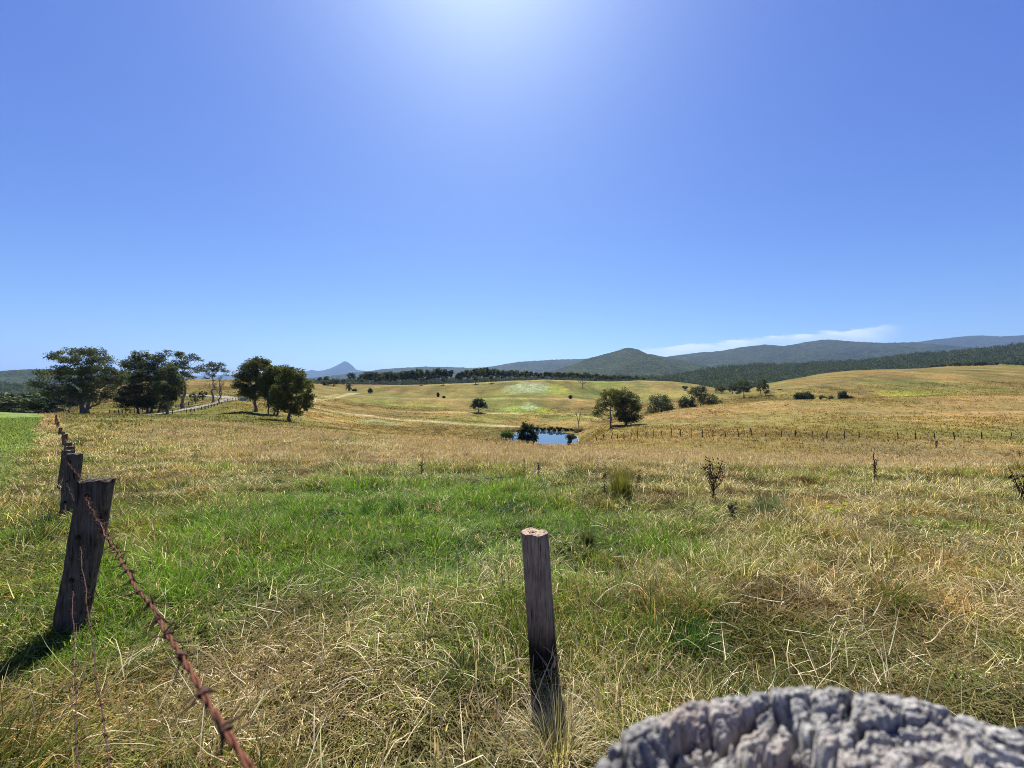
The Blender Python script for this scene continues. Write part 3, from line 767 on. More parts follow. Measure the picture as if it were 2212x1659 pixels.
place_tree('gum_tree', 'tiny lone tree on the tan slope left of the valley clump', 1478, 847,
 [(1479,838,5,4,0)], d=330, kind='gum', trunk_r=.25, nclump=12, nleaf=30, leaf=.8, clump=1.2, seed=26, bole=.3, flat=.8)
place_tree('gum_tree', 'small gum in the saddle below the cone hill, left of the three', 1558, 853,
 [(1558,837,8,6,0),(1553,842,6,4,0),(1563,843,6,5,0)], d=300, kind='gum', trunk_r=.3, nclump=30, nleaf=34, leaf=.75, clump=1.5, seed=27, bole=.3, flat=.7)
place_tree('gum_tree', 'rounded grey green tree in the saddle, middle of the three', 1582, 850,
 [(1580,838,9,7,0),(1588,836,7,8,0)], d=290, kind='gum', trunk_r=.3, nclump=30, nleaf=40, leaf=.75, clump=1.5, seed=28, bole=.2, flat=.8)
place_tree('gum_tree', 'tree with flat tiered crown casting a wide shadow, right side of the saddle', 1607, 864,
 [(1606,827,11,6,0),(1598,834,8,5,0),(1616,836,8,6,0),(1606,842,12,6,2),(1596,848,6,3,0),(1617,846,5,3,0)], d=236, kind='gum', trunk_r=.35, nclump=75, nleaf=36, leaf=.55, clump=1.2, seed=29, bole=.3, flat=.5)
place_tree('gum_tree', 'upright twin-stemmed gum at the foot of the right hand hill', 1648, 854,
 [(1646,824,7,6,0),(1644,834,8,6,0),(1654,836,6,7,0),(1656,846,5,4,0),(1640,843,4,4,0)], d=240, kind='gum', trunk_r=.3, nclump=60, nleaf=34, leaf=.55, clump=1.1, seed=30, bole=.2, trunks=((-1,0),(1.5,0)), flat=.7)
place_tree('round_bush', 'large dark dome shaped bush on the brow at right', 1738, 865,
 [(1738,856,17,10,0),(1728,859,10,7,3),(1748,859,9,7,0)], d=185, kind='dark', cat='bush', trunk_r=.2, nclump=90, nleaf=60, leaf=.4, clump=.9, seed=31, bole=.02, flat=.8)
place_tree('round_bush', 'smaller round dark bush on the brow, right of the dome shaped one', 1821, 862,
 [(1821,852,7.5,6,0),(1826,857,5,4,0),(1816,857,5,4,0)], d=185, kind='dark', cat='bush', trunk_r=.2, nclump=45, nleaf=50, leaf=.4, clump=.8, seed=32, bole=.02, flat=.8)
for i, (px, py, w, lab) in enumerate([(1776,862,5,'low scrubby shrub between the two dark bushes, left of two'), (1792,862,7,'low scrubby shrub between the two dark bushes, right of two'), (1838,862,5,'tiny shrub just right of the smaller round bush')]):
    place_tree('scrub_shrub', lab, px, py, [(px,py-3,w,3,0)], d=184, kind='gum', cat='shrub', group='shrubs along the right hand brow', trunk_r=.08, nclump=14, nleaf=34, leaf=.4, clump=.6, seed=33+i, bole=.02, flat=.8)
# far right
place_tree('acacia_tree', 'dark flat topped tree on the skyline field at far right', 2176, 797,
 [(2170,791,12,5,0),(2184,788,10,4,0),(2162,793,6,4,0),(2176,795,12,3,0)], d=480, kind='dark', trunk_r=.5, nclump=60, nleaf=36, leaf=1.2, clump=2.4, seed=40, bole=.1, flat=.6)
# --- pond side
place_tree('pond_tree', 'dense dark tree with two pointed tops standing in the pond edge', 1140, 963,
 [(1131,922,6,9,0),(1142,922,8,10,2),(1126,936,8,9,0),(1140,938,14,12,0),(1152,945,8,11,-2),(1132,952,12,9,3),(1150,956,9,7,0),(1124,948,6,8,0)],
 d=113, kind='dark', trunk_r=.22, nclump=130, nleaf=60, leaf=.33, clump=.8, seed=50, bole=.03, flat=.85)
place_tree('green_bush', 'bright green rounded bush left of the pond', 1096, 949,
 [(1096,939,11,8,0),(1088,942,6,6,0),(1104,941,6,6,0)], d=130, kind='bright', cat='bush', trunk_r=.12, nclump=50, nleaf=46, leaf=.35, clump=.75, seed=51, bole=.03, flat=.8)
place_tree('brown_bush', 'brownish bush between the green bush and the pond tree', 1113, 938,
 [(1112,933,7,4,0),(1118,936,5,4,0)], d=150, kind='brown', cat='bush', trunk_r=.1, nclump=22, nleaf=40, leaf=.38, clump=.7, seed=52, bole=.03, flat=.8)
place_tree('green_bush', 'grey green bush on the right shore of the pond', 1232, 953,
 [(1228,944,6,5,0),(1237,944,7,5,0),(1229,950,5,5,0)], d=120, kind='gum', cat='bush', trunk_r=.1, nclump=40, nleaf=44, leaf=.3, clump=.6, seed=53, bole=.03, flat=.85)
place_tree('green_bush', 'dark little bush lowest on the right shore of the pond', 1230, 962,
 [(1230,957,5,4,0)], d=114, kind='dark', cat='bush', trunk_r=.08, nclump=16, nleaf=40, leaf=.3, clump=.5, seed=54, bole=.03, flat=.85)
place_tree('green_bush', 'small green shrub at the near left corner of the pond', 1166, 969,
 [(1164,964,5,4,0),(1172,966,4,3,0)], d=107, kind='bright', cat='bush', trunk_r=.08, nclump=18, nleaf=40, leaf=.3, clump=.5, seed=55, bole=.03, flat=.85)
place_tree('grey_bush', 'grey brown scrub behind the right end of the pond', 1252, 938,
 [(1248,931,8,5,0),(1258,932,8,5,0),(1246,939,6,4,0)], d=142, kind='brown', cat='bush', trunk_r=.1, nclump=34, nleaf=40, leaf=.36, clump=.75, seed=56, bole=.03, flat=.8)
# dark reed clumps on the far bank
rs = np.random.default_rng(5)
w, cr = make_tree(1.25, [(0,0,.55,1.0,.7,.65)], kind='dark', trunk_r=.05, nclump=16, nleaf=34, leaf=.3, clump=.42, seed=57, bole=.05, flat=1.)
reed0 = None
for i, px in enumerate(np.linspace(1154, 1241, 13)):
    dd = 149.5-2.2*i/12.; x = (px-CX)/F*dd; loc = (x, dd, max(float(H(x, dd)), WATER)-.05)
    if reed0 is None:
        reed0 = thing('reed_clump', 'dark clump of reeds in the row along the far bank of the pond', 'reeds', loc, 0, 'reeds along the far bank of the pond')
        obj('stem', w.mesh('stem', M['bark']), reed0); obj('foliage', cr.mesh('foliage', M['leaf']), reed0)
    else: dup(reed0, loc, rs.uniform(0, 6), rs.uniform(.75, 1.15))
# --- lone trees in the middle fields
place_tree('lone_tree', 'lone round dark tree with short trunk in the middle of the valley', 1034, 892.5,
 [(1034,867,12,6,0),(1025,872,8,6,3),(1043,873,8,6,-3),(1034,874,14,6,0),(1022,879,5,3,0),(1047,879,5,3,0)],
 d=229, kind='dark', trunk_r=.38, nclump=110, nleaf=40, leaf=.5, clump=.85, seed=60, bole=.2, flat=.75)
for (nm, lab, px, py, lob, dd, kd, sd_) in [
 ('dark_bush', 'small dark bush tree alone below the left end of the long row', 800, 849.5, [(800,845,5,4,0),(800,840.5,2.6,2.5,0)], None, 'dark', 61),
 ('dark_bush', 'narrow little bush on the contour above the lone round tree', 946, 857, [(946.5,853,2,3.5,0)], None, 'dark', 62),
 ('dark_bush', 'tiny bush on the contour just right of the narrow one', 959, 860, [(959,858.5,2.2,1.6,0)], None, 'dark', 63),
 ('dark_bush', 'small bush on the slope left of the far bare tree', 1232, 861, [(1232,857.5,3.4,3,0)], None, 'gum', 64),
 ('dark_bush', 'dark conical bush tree at the track end, left of the long row', 754, 844.5, [(754,838,6.5,5,0),(753,832,4,3,0)], None, 'dark', 65),
 ('dark_bush', 'flat little shrub beside the conical bush', 766, 845, [(766,843,4.5,1.8,0)], None, 'dark', 66),
 ('dark_bush', 'rounded dark bush at the left start of the row on the skyline', 704, 833, [(704,828.5,9,4.5,0)], 395, 'dark', 67),
 ('dark_bush', 'larger rounded dark tree second from the left start of the skyline row', 721, 832, [(721,825.5,9.5,6.5,0)], 395, 'dark', 68),
 ('dark_bush', 'far round dark bush on the skyline behind the umbrella shaped gum', 444, 829, [(444,821,9,7,0),(437,824,5,4,0)], 335, 'dark', 69),
 ('round_bush', 'round dark clipped looking bush beside the road, left and lower of two', 421, 870, [(421,858,10.5,9,0)], 160, 'dark', 70),
 ('round_bush', 'round dark clipped looking bush beside the road, right and higher of two', 438, 863, [(438,851.5,7,7.5,0)], 166, 'dark', 71)]:
    m_ = (dd or hit(px, py))/F
    place_tree(nm, lab, px, py, lob, d=dd, kind=kd, cat='bush', trunk_r=2*m_, nclump=28, nleaf=44, leaf=max(1.3*m_, .3), clump=max(2.*m_, .4), seed=sd_, bole=.05, flat=.85)

# --- the long row of gums on the skyline
r_ = np.random.default_rng(9)
PROTO = []
def proto(i, kind, seed):
    rr = np.random.default_rng(seed)
    h = 14.; n = rr.integers(3, 6)
    lob = [(rr.uniform(-1.5, 1.5), rr.uniform(-1.5, 1.5), h*rr.uniform(.5, .9), rr.uniform(1.6, 2.8), 2.4, rr.uniform(1.3, 2.3)) for _ in range(n)]
    lob.append((0, 0, h-1.6, 1.9, 1.9, 1.6))
    return make_tree(h, lob, kind=kind, trunk_r=.28, nclump=46, nleaf=20, leaf=.95, clump=1.2, seed=seed, bole=.35, flat=.7)
ROWS = [(775, 967, [(775,809),(795,801),(812,803),(850,803),(880,800),(900,797),(930,798),(950,794),(966,797)], [(775,833),(850,831),(967,827.5)],
         'dark gum in the long unbroken row on the skyline left of its gap', 'gums in the left part of the skyline row', 64),
        (985, 1150, [(985,801),(1010,797),(1045,793),(1080,796),(1110,797),(1150,802)], [(985,827),(1080,825),(1150,822)],
         'dark gum in the skyline row right of its gap', 'gums in the middle of the skyline row', 50),
        (1155, 1380, [(1155,803),(1200,801),(1220,803),(1250,804),(1275,803),(1300,809),(1340,811),(1380,809)], [(1155,822),(1240,823),(1300,825),(1380,826)],
         'dark gum in the thinner right hand stretch of the skyline row ending before the forest', 'gums in the right stretch of the skyline row', 58)]
wk = [proto(0, 'gum', 201), proto(1, 'olive', 202), proto(2, 'gum', 203), proto(3, 'dark', 204), proto(4, 'olive', 205)]
PM = [(w_.mesh('trunk', M['bark'], True), c_.mesh('crown', M['leaf'])) for (w_, c_) in wk]
first = {}
def row_tree(px, d, toppy, label, group, wmul=1., basez=None):
    x = (px-CX)/F*d; z = float(H(x, d)) if basez is None else basez
    ztop = CAMZ-(toppy-CY)/F*d
    hh = max(ztop-z, 4); s = hh/14.5; i = int(r_.integers(0, 5)); sw = s**.6*wmul*r_.uniform(.85, 1.2)*.95
    rz = r_.uniform(0, 6.3)
    if i not in first:
        t = thing('gum_tree', label, 'tree', (x, d, z-.1), rz, group); t.scale = (sw, sw, s)
        obj('trunk', PM[i][0], t); obj('crown', PM[i][1], t); first[i] = t
        return t
    return dup(first[i], (x, d, z-.1), rz, (sw, sw, s), label, group)
for (a, b, tops, bases, lab, grp, n) in ROWS:
    ta = np.array(tops, float)
    for k in range(n):
        px = a+(b-a)*(k+r_.uniform(-.3, .3)+.5)/n
        d = r_.uniform(436, 470)
        tp = np.interp(px, ta[:, 0], ta[:, 1])+abs(r_.normal())*4.5-1.0
        row_tree(px, d, tp, lab, grp)
for (px, tp, d, lab) in [(974, 799, 440, 'single slender gum standing in the gap of the skyline row'), (958, 813, 418, 'round dark tree in front of the left row near its gap'),
    (909.7, 816, 420, 'small pale round tree in front of the left row'), (1027.5, 810, 415, 'dark low tree in front of the middle of the row, left of two'), (1061, 810, 412, 'dark low tree in front of the middle of the row, right of two'),
    (758, 805, 415, 'tall spreading tree at the left end of the long row'), (742, 818, 420, 'low tree left of the tall spreading one at the row end'), (706, 812, 425, 'thin tree behind the dark bushes at the left start of the row'), (692, 814, 425, 'thin tree leftmost on that skyline, beside the green clump'),
    (727, 820, 425, 'small tree behind the dark bushes, right of the thin ones'), (1390, 814, 470, 'last low tree at the right end of the skyline row')]:
    row_tree(px, d, tp, lab, None, wmul=1.35)

# --- trees behind the left field
r_ = np.random.default_rng(19)
place_list = [(-40,846,180),(5,852,170),(30,856,165),(55,850,190),(78,848,200),(100,846,205),(124,848,195),(150,852,185),(190,852,230),(215,858,240),(240,856,220),(18,846,230),(68,845,240),(112,842,250)]
for k, (px, tp, d) in enumerate(place_list):
    row_tree(px, d, tp, 'dark rounded tree in the low wood behind the mown paddock', 'trees in the low wood behind the mown paddock', wmul=1.9)
place_tree('round_bush', 'small round dark tree at the edge of the mown paddock, left of the largest gum', 80, 886, [(80,874,12,9,0),(74,879,8,6,0)], d=120, kind='dark', cat='tree', trunk_r=.2, nclump=60, nleaf=45, leaf=.35, clump=.8, seed=76, bole=.05, flat=.85)
# shrubs on the far right field
rs = np.random.default_rng(6)
w, cr = make_tree(4., [(0,0,2.2,2.6,2.2,1.8)], kind='gum', trunk_r=.15, nclump=18, nleaf=22, leaf=.9, clump=1.1, seed=58, bole=.1, flat=.9)
s0 = None
for i, px in enumerate([2012,2022,2033,2041,2052,2060,2069,2080,2088,2094,2105,2116,2124,2131,2140,2150,2200,2210]):
    dd = 455+rs.uniform(-10, 25); x = (px-CX)/F*dd; loc = (x, dd, float(H(x, dd))-.2); s = rs.uniform(.6, 1.25)
    if s0 is None:
        s0 = thing('scrub_shrub', 'grey green shrub in the straggling line on the far right skyline field', 'shrub', loc, 0, 'shrubs on the far right field')
        obj('stem', w.mesh('stem', M['bark']), s0); obj('foliage', cr.mesh('foliage', M['leaf']), s0)
    else: dup(s0, loc, rs.uniform(0, 6), s)

# --- bare trees
def bare_tree(name, label, px, py, toppy, spread, d, seed, forks=3, depth=4, r0=.2, bark='twig', thin=.62):
    x, y, z = spot(px, py, d); m = y/F; h = (py-toppy)*m
    r = np.random.default_rng(seed); trunk, br = MB(), MB()
    def grow(p, dirv, L, rad, lev):
        q = p+dirv*L
        P = bend(p, q, r, 5, .05); (trunk if lev == 0 else br).tube(P, np.linspace(rad, rad*.65, 5), 6 if lev < 2 else 4, cap=False)
        if lev >= depth: return
        for k in range(forks if lev else forks+1):
            nd_ = dirv+r.normal(size=3)*spread; nd_[2] = abs(nd_[2])*.8+.25; nd_ /= np.linalg.norm(nd_)
            grow(P[4] if k < 2 else P[r.integers(2, 5)], nd_, L*r.uniform(.5, .8), rad*thin, lev+1)
    grow(np.array([0, 0, -.2]), np.array([.02, 0, 1.]), h*.36, r0, 0)
    t = thing(name, label, 'tree', (x, y, z))
    obj('trunk', trunk.mesh('trunk', M[bark], True), t); obj('branches', br.mesh('branches', M[bark]), t)
    # scale to the wanted height
    zs = max(float(np.concatenate(br.v)[:, 2].max()), .1)
    t.scale = (1, 1, h/zs)
    return t
bare_tree('bare_tree', 'leafless tree with a fan of fine branches beside the road', 474, 874, 812, .42, 138, 3, 3, 5, .26)
bare_tree('dead_tree', 'dead forked tree standing at the far right corner of the pond', 1249, 926, 883, .26, 150, 12, 2, 3, .17, 'twig', .7)
bare_tree('bare_tree', 'small far leafless tree on the tan slope beneath the skyline row', 1257.6, 838.5, 817, .42, 380, 5, 3, 4, .4)

# --- forest on the nearer slopes: a mass of crowns
def forest(name, ridge, D0, D1, n, seed, crown_r, zbase, kind='gum', low=None):
    """rises from distance D0 to its ridge at D1"""
    r = np.random.default_rng(seed); rd = np.array(ridge, float); LEAF['f'] = ((.020, .034, .012), (.085, .105, .040))
    # land under the wood
    px = np.linspace(rd[0, 0], rd[-1, 0], 260); t = np.linspace(0, 1.5, 50)
    def height(px, t):
        zr = CAMZ-(np.interp(px, rd[:, 0], rd[:, 1])-CY)/F*D1-6.
        zb = np.full(px.shape, zbase) if low is None else CAMZ-(np.interp(px, [q[0] for q in low], [q[1] for q in low])-CY)/F*D0
        tt = np.clip(t, 0, 1)
        base = zb+(zr-zb)*(tt**1.15)-np.maximum(t-1, 0)*70
        return base+(fbm(px*.02, t*3, seed, 3)-.5)*14*np.sin(math.pi*np.clip(t, 0, 1))
    PX, T = np.meshgrid(px, t); Dm = D0+(D1-D0)*T
    X = (PX-CX)/F*D1*.5+(PX-CX)/F*Dm*.5; Z = height(PX, T)
    nn, mm = X.shape; i = np.arange(nn-1)[:, None]*mm+np.arange(mm-1)[None]
    me = mesh_np(name+'_slope', np.stack([X, Dm, Z], -1).reshape(-1, 3), np.stack([i, i+1, i+mm+1, i+mm], -1).reshape(-1, 4), M['hill_mid'], None, True)
    tag(obj(name+'_slope_hill', me), kind='structure')
    px = r.uniform(rd[0, 0], rd[-1, 0], n); t = r.random(n)**.8*1.06
    Dm = D0+(D1-D0)*t; X = (px-CX)/F*(D1*.5+Dm*.5); Z = height(px, t)
    R_ = crown_r*r.uniform(.6, 1.4, n)
    k = 24
    C = np.stack([X, Dm, Z+R_*1.3], 1)
    V, c = leaf_quads(C, k, R_, crown_r*.5, r, LEAF[kind], .85)
    me = mesh_np(name, V.reshape(-1, 3), np.arange(len(V)*4).reshape(-1, 4), M['leaf'], np.repeat(c, 4, 0))
    tag(obj(name, me), kind='stuff')
forest('forest_canopy', [(1380,818),(1440,812),(1480,806),(1520,797),(1548,792.5),(1595,790),(1642,786),(1712,786.5),(1787,781.5),(1858,778),(1916,771),(1975,763.5),(2045,759.5),(2115,753),(2212,742),(2400,735),(2700,735)],
       640, 1150, 9000, 61, 4.9, -14, 'f', low=[(1380,845),(1500,845),(1600,850),(1700,838),(1900,815),(2100,806),(2700,800)])
forest('woodland_canopy', [(600,822),(700,822),(850,820),(1000,818),(1150,815),(1260,814),(1330,812),(1400,812),(1470,817),(1540,828),(1580,842)],
       620, 900, 4200, 63, 4.2, -14, 'f', low=[(600,842),(1580,850)])
forest('western_canopy', [(-650,812),(-100,818),(60,832),(130,842),(200,850)], 520, 900, 2600, 65, 4.5, -30, 'f', low=[(-650,880),(200,872)])
# ------------------------------------------------------------------ road
def strip(name, pts, widths, mat, lift=.06, n=120):
    P = np.array(pts, float); s = np.r_[0, np.cumsum(np.hypot(*np.diff(P, axis=0).T))]
    t = np.linspace(0, s[-1], n); X = gsm(np.interp(t, s, P[:, 0]), 4); Y = gsm(np.interp(t, s, P[:, 1]), 4); W = np.interp(t, s, widths)
    tx = np.gradient(X); ty = np.gradient(Y); L = np.hypot(tx, ty); nx, ny = -ty/L, tx/L
    k = 7; V = []
    for j in np.linspace(-.5, .5, k):
        wob = W*(1+.15*(vnoise(t*.4, t*0+j, 3)-.5))
        x = X+nx*wob*j; y = Y+ny*wob*j
        V.append(np.stack([x, y, H(x, y)+lift+.12*(1-(2*j)**2)*.5], 1))
    V = np.array(V)
    i = (np.arange(k-1)[:, None]*n+np.arange(n-1)[None])
    Fq = np.stack([i, i+n, i+n+1, i+1], -1).reshape(-1, 4)
    return tag(obj(name, mesh_np(name, V.reshape(-1, 3), Fq, mat, None, True)), kind='structure')
rp = [(305,900.0),(335,895.5),(375,890.5),(420,881.5),(450,876),(472,871)]
road_pts = []
for px, py in rp:
    road_pts.append(((px-CX)/F*(d := {305:100,335:106,375:114,420:129,450:141,472:151}[px]), d))
for px, d in [(492,162),(502,175),(492,186),(470,193),(446,198),(425,203),(400,208),(370,215)]:
    road_pts.append(((px-CX)/F*d, d))
strip('gravel_road', road_pts, [5.5]*3+[5.8]*3+[6.5]*8, M['road'], .10, 160)

# ------------------------------------------------------------------ fences
def post_mesh(w, t, h, lean=(0, 0), seed=1, mat='post', below=.35, res=(7, 5, 26), rough=.012, taper=.9, holes=(), topcut=.02, rot=0, hr=.022):
    """rough split post: a box grid with worn faces, standing on z=0"""
    r = np.random.default_rng(seed)
    nx, ny, nz = res; verts = {}; V = []; Fs = []
    xs = np.linspace(-.5, .5, nx); ys = np.linspace(-.5, .5, ny); zs = np.linspace(0, 1, nz)
    def vid(i, j, k):
        if (i, j, k) in verts: return verts[(i, j, k)]
        z = -below+(h+below)*zs[k]; f = taper+(1-taper)*zs[k]
        x = xs[i]*w*f; y = ys[j]*t*f
        cx = 1-.12*(abs(2*xs[i])*abs(2*ys[j]))**3
        x *= cx; y *= cx
        a = float(fbm(np.array(x*26+seed), np.array(y*26+z*7.), 3, 4)-.5); b = float(fbm(np.array(y*22-seed), np.array(x*14+z*3.+9), 4, 3)-.5)
        x += a*rough*1.5; y += b*rough*1.5
        if k == nz-1: z += topcut*(float(vnoise(np.array(i*.9+seed), np.array(j*.9), 7))-.5)*2
        x += lean[0]*z/h; y += lean[1]*z/h
        verts[(i, j, k)] = len(V); V.append((x, y, z)); return verts[(i, j, k)]
    for i in range(nx-1):
        for k in range(nz-1):
            Fs.append((vid(i, 0, k), vid(i+1, 0, k), vid(i+1, 0, k+1), vid(i, 0, k+1)))
            Fs.append((vid(i+1, ny-1, k), vid(i, ny-1, k), vid(i, ny-1, k+1), vid(i+1, ny-1, k+1)))
    for j in range(ny-1):
        for k in range(nz-1):
            Fs.append((vid(0, j+1, k), vid(0, j, k), vid(0, j, k+1), vid(0, j+1, k+1)))
            Fs.append((vid(nx-1, j, k), vid(nx-1, j+1, k), vid(nx-1, j+1, k+1), vid(nx-1, j, k+1)))
    for i in range(nx-1):
        for j in range(ny-1):
            Fs.append((vid(i, j, nz-1), vid(i+1, j, nz-1), vid(i+1, j+1, nz-1), vid(i, j+1, nz-1)))
            Fs.append((vid(i, j+1, 0), vid(i+1, j+1, 0), vid(i+1, j, 0), vid(i, j, 0)))
    me = bpy.data.meshes.new('post'); me.from_pydata(V, [], Fs); me.materials.append(M[mat])
    if holes:
        o = bpy.data.objects.new('tmp', me); COL.objects.link(o); tmp = [o]
        for (hx, hz) in holes:
            b = MB(); b.tube([(hx, -t, hz), (hx+.004, t, hz)], [hr, hr], 12)
            c = bpy.data.objects.new('cut', b.mesh('cut', M[mat])); COL.objects.link(c); tmp.append(c)
            md = o.modifiers.new('b', 'BOOLEAN'); md.object = c; md.operation = 'DIFFERENCE'; md.solver = 'EXACT'
        bpy.context.view_layer.update()
        me2 = bpy.data.meshes.new_from_object(o.evaluated_get(bpy.context.evaluated_depsgraph_get()))
        for q in tmp: bpy.data.objects.remove(q)
        if len(me2.polygons) > 50:
            me2.name = 'post'; me = me2
            if not me.materials: me.materials.append(M[mat])
    return me

def barbed(mb_w, mb_b, P0, P1, sag=.02, r=.0014, twist=.0019, pitch=.042, step=.098, seed=0, barbs=True, seg=9):
    """two strands twisted together with two-point barbs"""
    rr = np.random.default_rng(seed)
    P0 = np.array(P0, float); P1 = np.array(P1, float); L = np.linalg.norm(P1-P0)
    n = max(8, int(L/pitch*seg)); t = np.linspace(0, 1, n)
    C = P0+(P1-P0)*t[:, None]; C[:, 2] -= sag*4*t*(1-t)
    ax = (P1-P0)/L; a = np.cross(ax, [0, 0, 1.]); a /= np.linalg.norm(a); b = np.cross(ax, a)
    ph = t*L/pitch*2*math.pi*.5
    wob = lambda t_: (np.sin(t_*L*8.3+seed)*.0028+np.sin(t_*L*21+seed*2.)*.0010)*np.minimum(1, 8*t_)*np.minimum(1, 8*(1-t_))
    C = C+wob(t)[:, None]*a+wob(t*.83+.1*t*t)[:, None]*b*.8
    for s in (0, math.pi):
        off = twist*.75*(np.cos(ph+s)[:, None]*a+np.sin(ph+s)[:, None]*b)
        mb_w.tube(C+off, r, 6)
    if not barbs: return
    k = int(L/step)
    for i in range(k):
        tt = (i+.5+rr.uniform(-.12, .12))/k; c = P0+(P1-P0)*tt; c[2] -= sag*4*tt*(1-tt); c = c+wob(tt)*a+wob(tt*.83+.1*tt*tt)*b*.8
        one = MB() if isinstance(mb_b, list) else mb_b
        for q in range(2):
            ph0 = rr.uniform(0, 6.28); turns = 1.3; m = 12; wr = r*1.0
            th = ph0+np.linspace(0, turns*2*math.pi, m)
            al = np.linspace(-.0035, .0035, m)+(q-.5)*.003
            coil = c+al[:, None]*ax+(r+twist*1.0)*(np.cos(th)[:, None]*a+np.sin(th)[:, None]*b)
            def tip(e, sgn):
                thh = th[e]; tang = sgn*(-math.sin(thh)*a+math.cos(thh)*b); out = math.cos(thh)*a+math.sin(thh)*b
                L_ = rr.uniform(.016, .023); mid = coil[e]+tang*L_*.45+out*.001
                return mid, coil[e]+(tang+ax*rr.uniform(-.6, .6)+out*rr.uniform(0, .4))*L_
            m0, t0 = tip(0, -1); m1, t1 = tip(-1, 1)
            P = np.vstack([t0, m0, coil, m1, t1])
            one.tube(P, np.r_[.0005, wr*.9, np.full(m, wr), wr*.9, .0005], 5)
        if isinstance(mb_b, list): mb_b.append(one)

# the wire fence running off to the left: split posts with three barbed strands
FP = [  # distance, top reading x, y, width m, lean x
 (2.92, 205, 1038, .245, .20), (6.0, 158, 981, .235, .09), (8.4, 146, 973, .25, .10), (11.6, 150, 964.5, .22, .03), (14.2, 146.5, 956, .22, .05),
 (18.5, 140, 938, .2, .05), (21.5, 137.5, 933, .2, .0), (26.5, 130.5, 924, .2, .05), (33.5, 125, 911, .2, .03), (40, 122, 904, .2, .03), (47, 121.5, 897, .2, .04)]
def near_fence():
    x0 = (FP[0][1]-CX)/F*FP[0][0]
    base = (x0, FP[0][0], float(H(x0, FP[0][0])))
    t = thing('barbed_wire_fence', 'old barbed wire fence of dark split posts running away down the left side', 'fence', base)
    B = np.array(base); tops = []
    for i, (d, px, py, w, lean) in enumerate(FP):
        xt = (px-CX)/F*d; zt = CAMZ-(py-CY)/F*d
        xb = xt-lean; zb = float(H(xb, d)); h = zt-zb
        holes = [(-.02+lean*(1-.115/h), h-.115), (-.025+lean*(1-.40/h), h-.42), (-.02+lean*(1-.7/h), h-.74)] if i < 2 else ()
        me = post_mesh(w, .085 if i < 3 else .1, h, (lean, .02), 30+i, holes=holes, res=(9, 5, 30) if i < 3 else (5, 4, 12), rough=.014)
        o = obj('post', me, t, (xb-B[0], d-B[1], zb-B[2]))
        if i == 0: o['label'] = 'nearest dark leaning post with three wire holes'
        tops.append([(xb+(-.02 if i < 3 else 0)+lean*(1-q/h), d, zt-q2) for q, q2 in ((.115, .115), (.40, .42), (.7, .74))])
    ends = [(.02, .085, 1.47), (-.06, .15, .66), (-.1, .1, .36)]
    mids = [(-.184, .27, CAMZ-.27), (-1.046, 1.0, CAMZ-1.0), (-1.49, 1.32, CAMZ-1.31)]
    for k in range(3):
        w, b = MB(), MB()
        p = np.array(tops[0][k])-B; mid = np.array(mids[k])-B; e = np.array(ends[k])-B
        near = []
        barbed(w, near, p+np.array([0, -.03, 0]), mid, .012, seed=k, r=.0013 if k == 0 else .0011); barbed(w, near, mid, e, .0, seed=k+9)
        w.tube([p+np.array([0, -.04, 0]), p+np.array([0, .08, 0])], .003, 6)
        for i in range(len(tops)-1):
            q0 = np.array(tops[i][k])-B; q1 = np.array(tops[i+1][k])-B
            if i < 4: barbed(w, b, q0+np.array([0, .05, 0]), q1+np.array([0, -.05, 0]), .015, seed=20+k+i, r=.0015+.0006*i, step=.11, seg=5, pitch=.04)
            else: w.tube(bend(q0, q1, rng, 5, 0, .004), .003, 4)
        RM = M['rust'] if k == 0 else M['rust_dark']
        o = obj('barbed_wire', w.mesh('barbed_wire', RM, True), t)
        for q in near: obj('barb', q.mesh('barb', M['rust_dark'], True), o)
        tag(obj('far_barbs', b.mesh('far_barbs', M['rust_dark'], True), o), kind='stuff')
near_fence()

# the free standing sawn post, centre
def centre_post():
    d = 2.47; xt = (1153-CX)/F*d; zt = CAMZ-(1150-CY)/F*d; xb = (1177-CX)/F*d; zb = float(H(xb, d)); h = zt-zb
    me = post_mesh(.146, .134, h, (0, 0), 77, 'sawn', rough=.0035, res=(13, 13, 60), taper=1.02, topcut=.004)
    # long drying crack on the near edge
    for v in me.vertices:
        c = v.co; 
        if c.z > h*.25:
            e = math.exp(-((c.x-.052)**2+(c.y+.05)**2)/.00012); s = min(1, (c.z-h*.25)/(h*.5))
            c.x -= .012*e*s; c.y += .012*e*s
        c.z += .006*math.sin(c.x*60)*(c.z > h-.02)
        c.z += (c.x*.05-c.y*.03)*(c.z > h-.02)
    t = thing('sawn_post', 'grey square sawn timber post standing alone in the grass near the centre', 'post', (xb, d, zb), R(-42))
    o = obj('shaft', me, t)
    o.rotation_euler = (R(-.5), R(0), 0)
    # lean to the left as it rises (world -x)
    ln = (xt-xb); a = R(42)
    for v in me.vertices:
        v.co.x += ln*math.cos(a)*v.co.z/h; v.co.y += ln*math.sin(a)*v.co.z/h
    mb = MB(); r = np.random.default_rng(4)
    for i in range(46):
        c = np.array([.01+r.normal()*.012, -.02+r.normal()*.012, 0]); c[0] += ln*math.cos(a); c[1] += ln*math.sin(a)
        q = np.array([r.normal()*.012, r.normal()*.012, r.uniform(.002, .008)])
        mb.tube(bend(c+np.array([0, 0, h-.002]), c+q+np.array([0, 0, h+.004]), r, 4, .2), .0012, 4)
    obj('lichen', mb.mesh('lichen', M['post']), t)
centre_post()

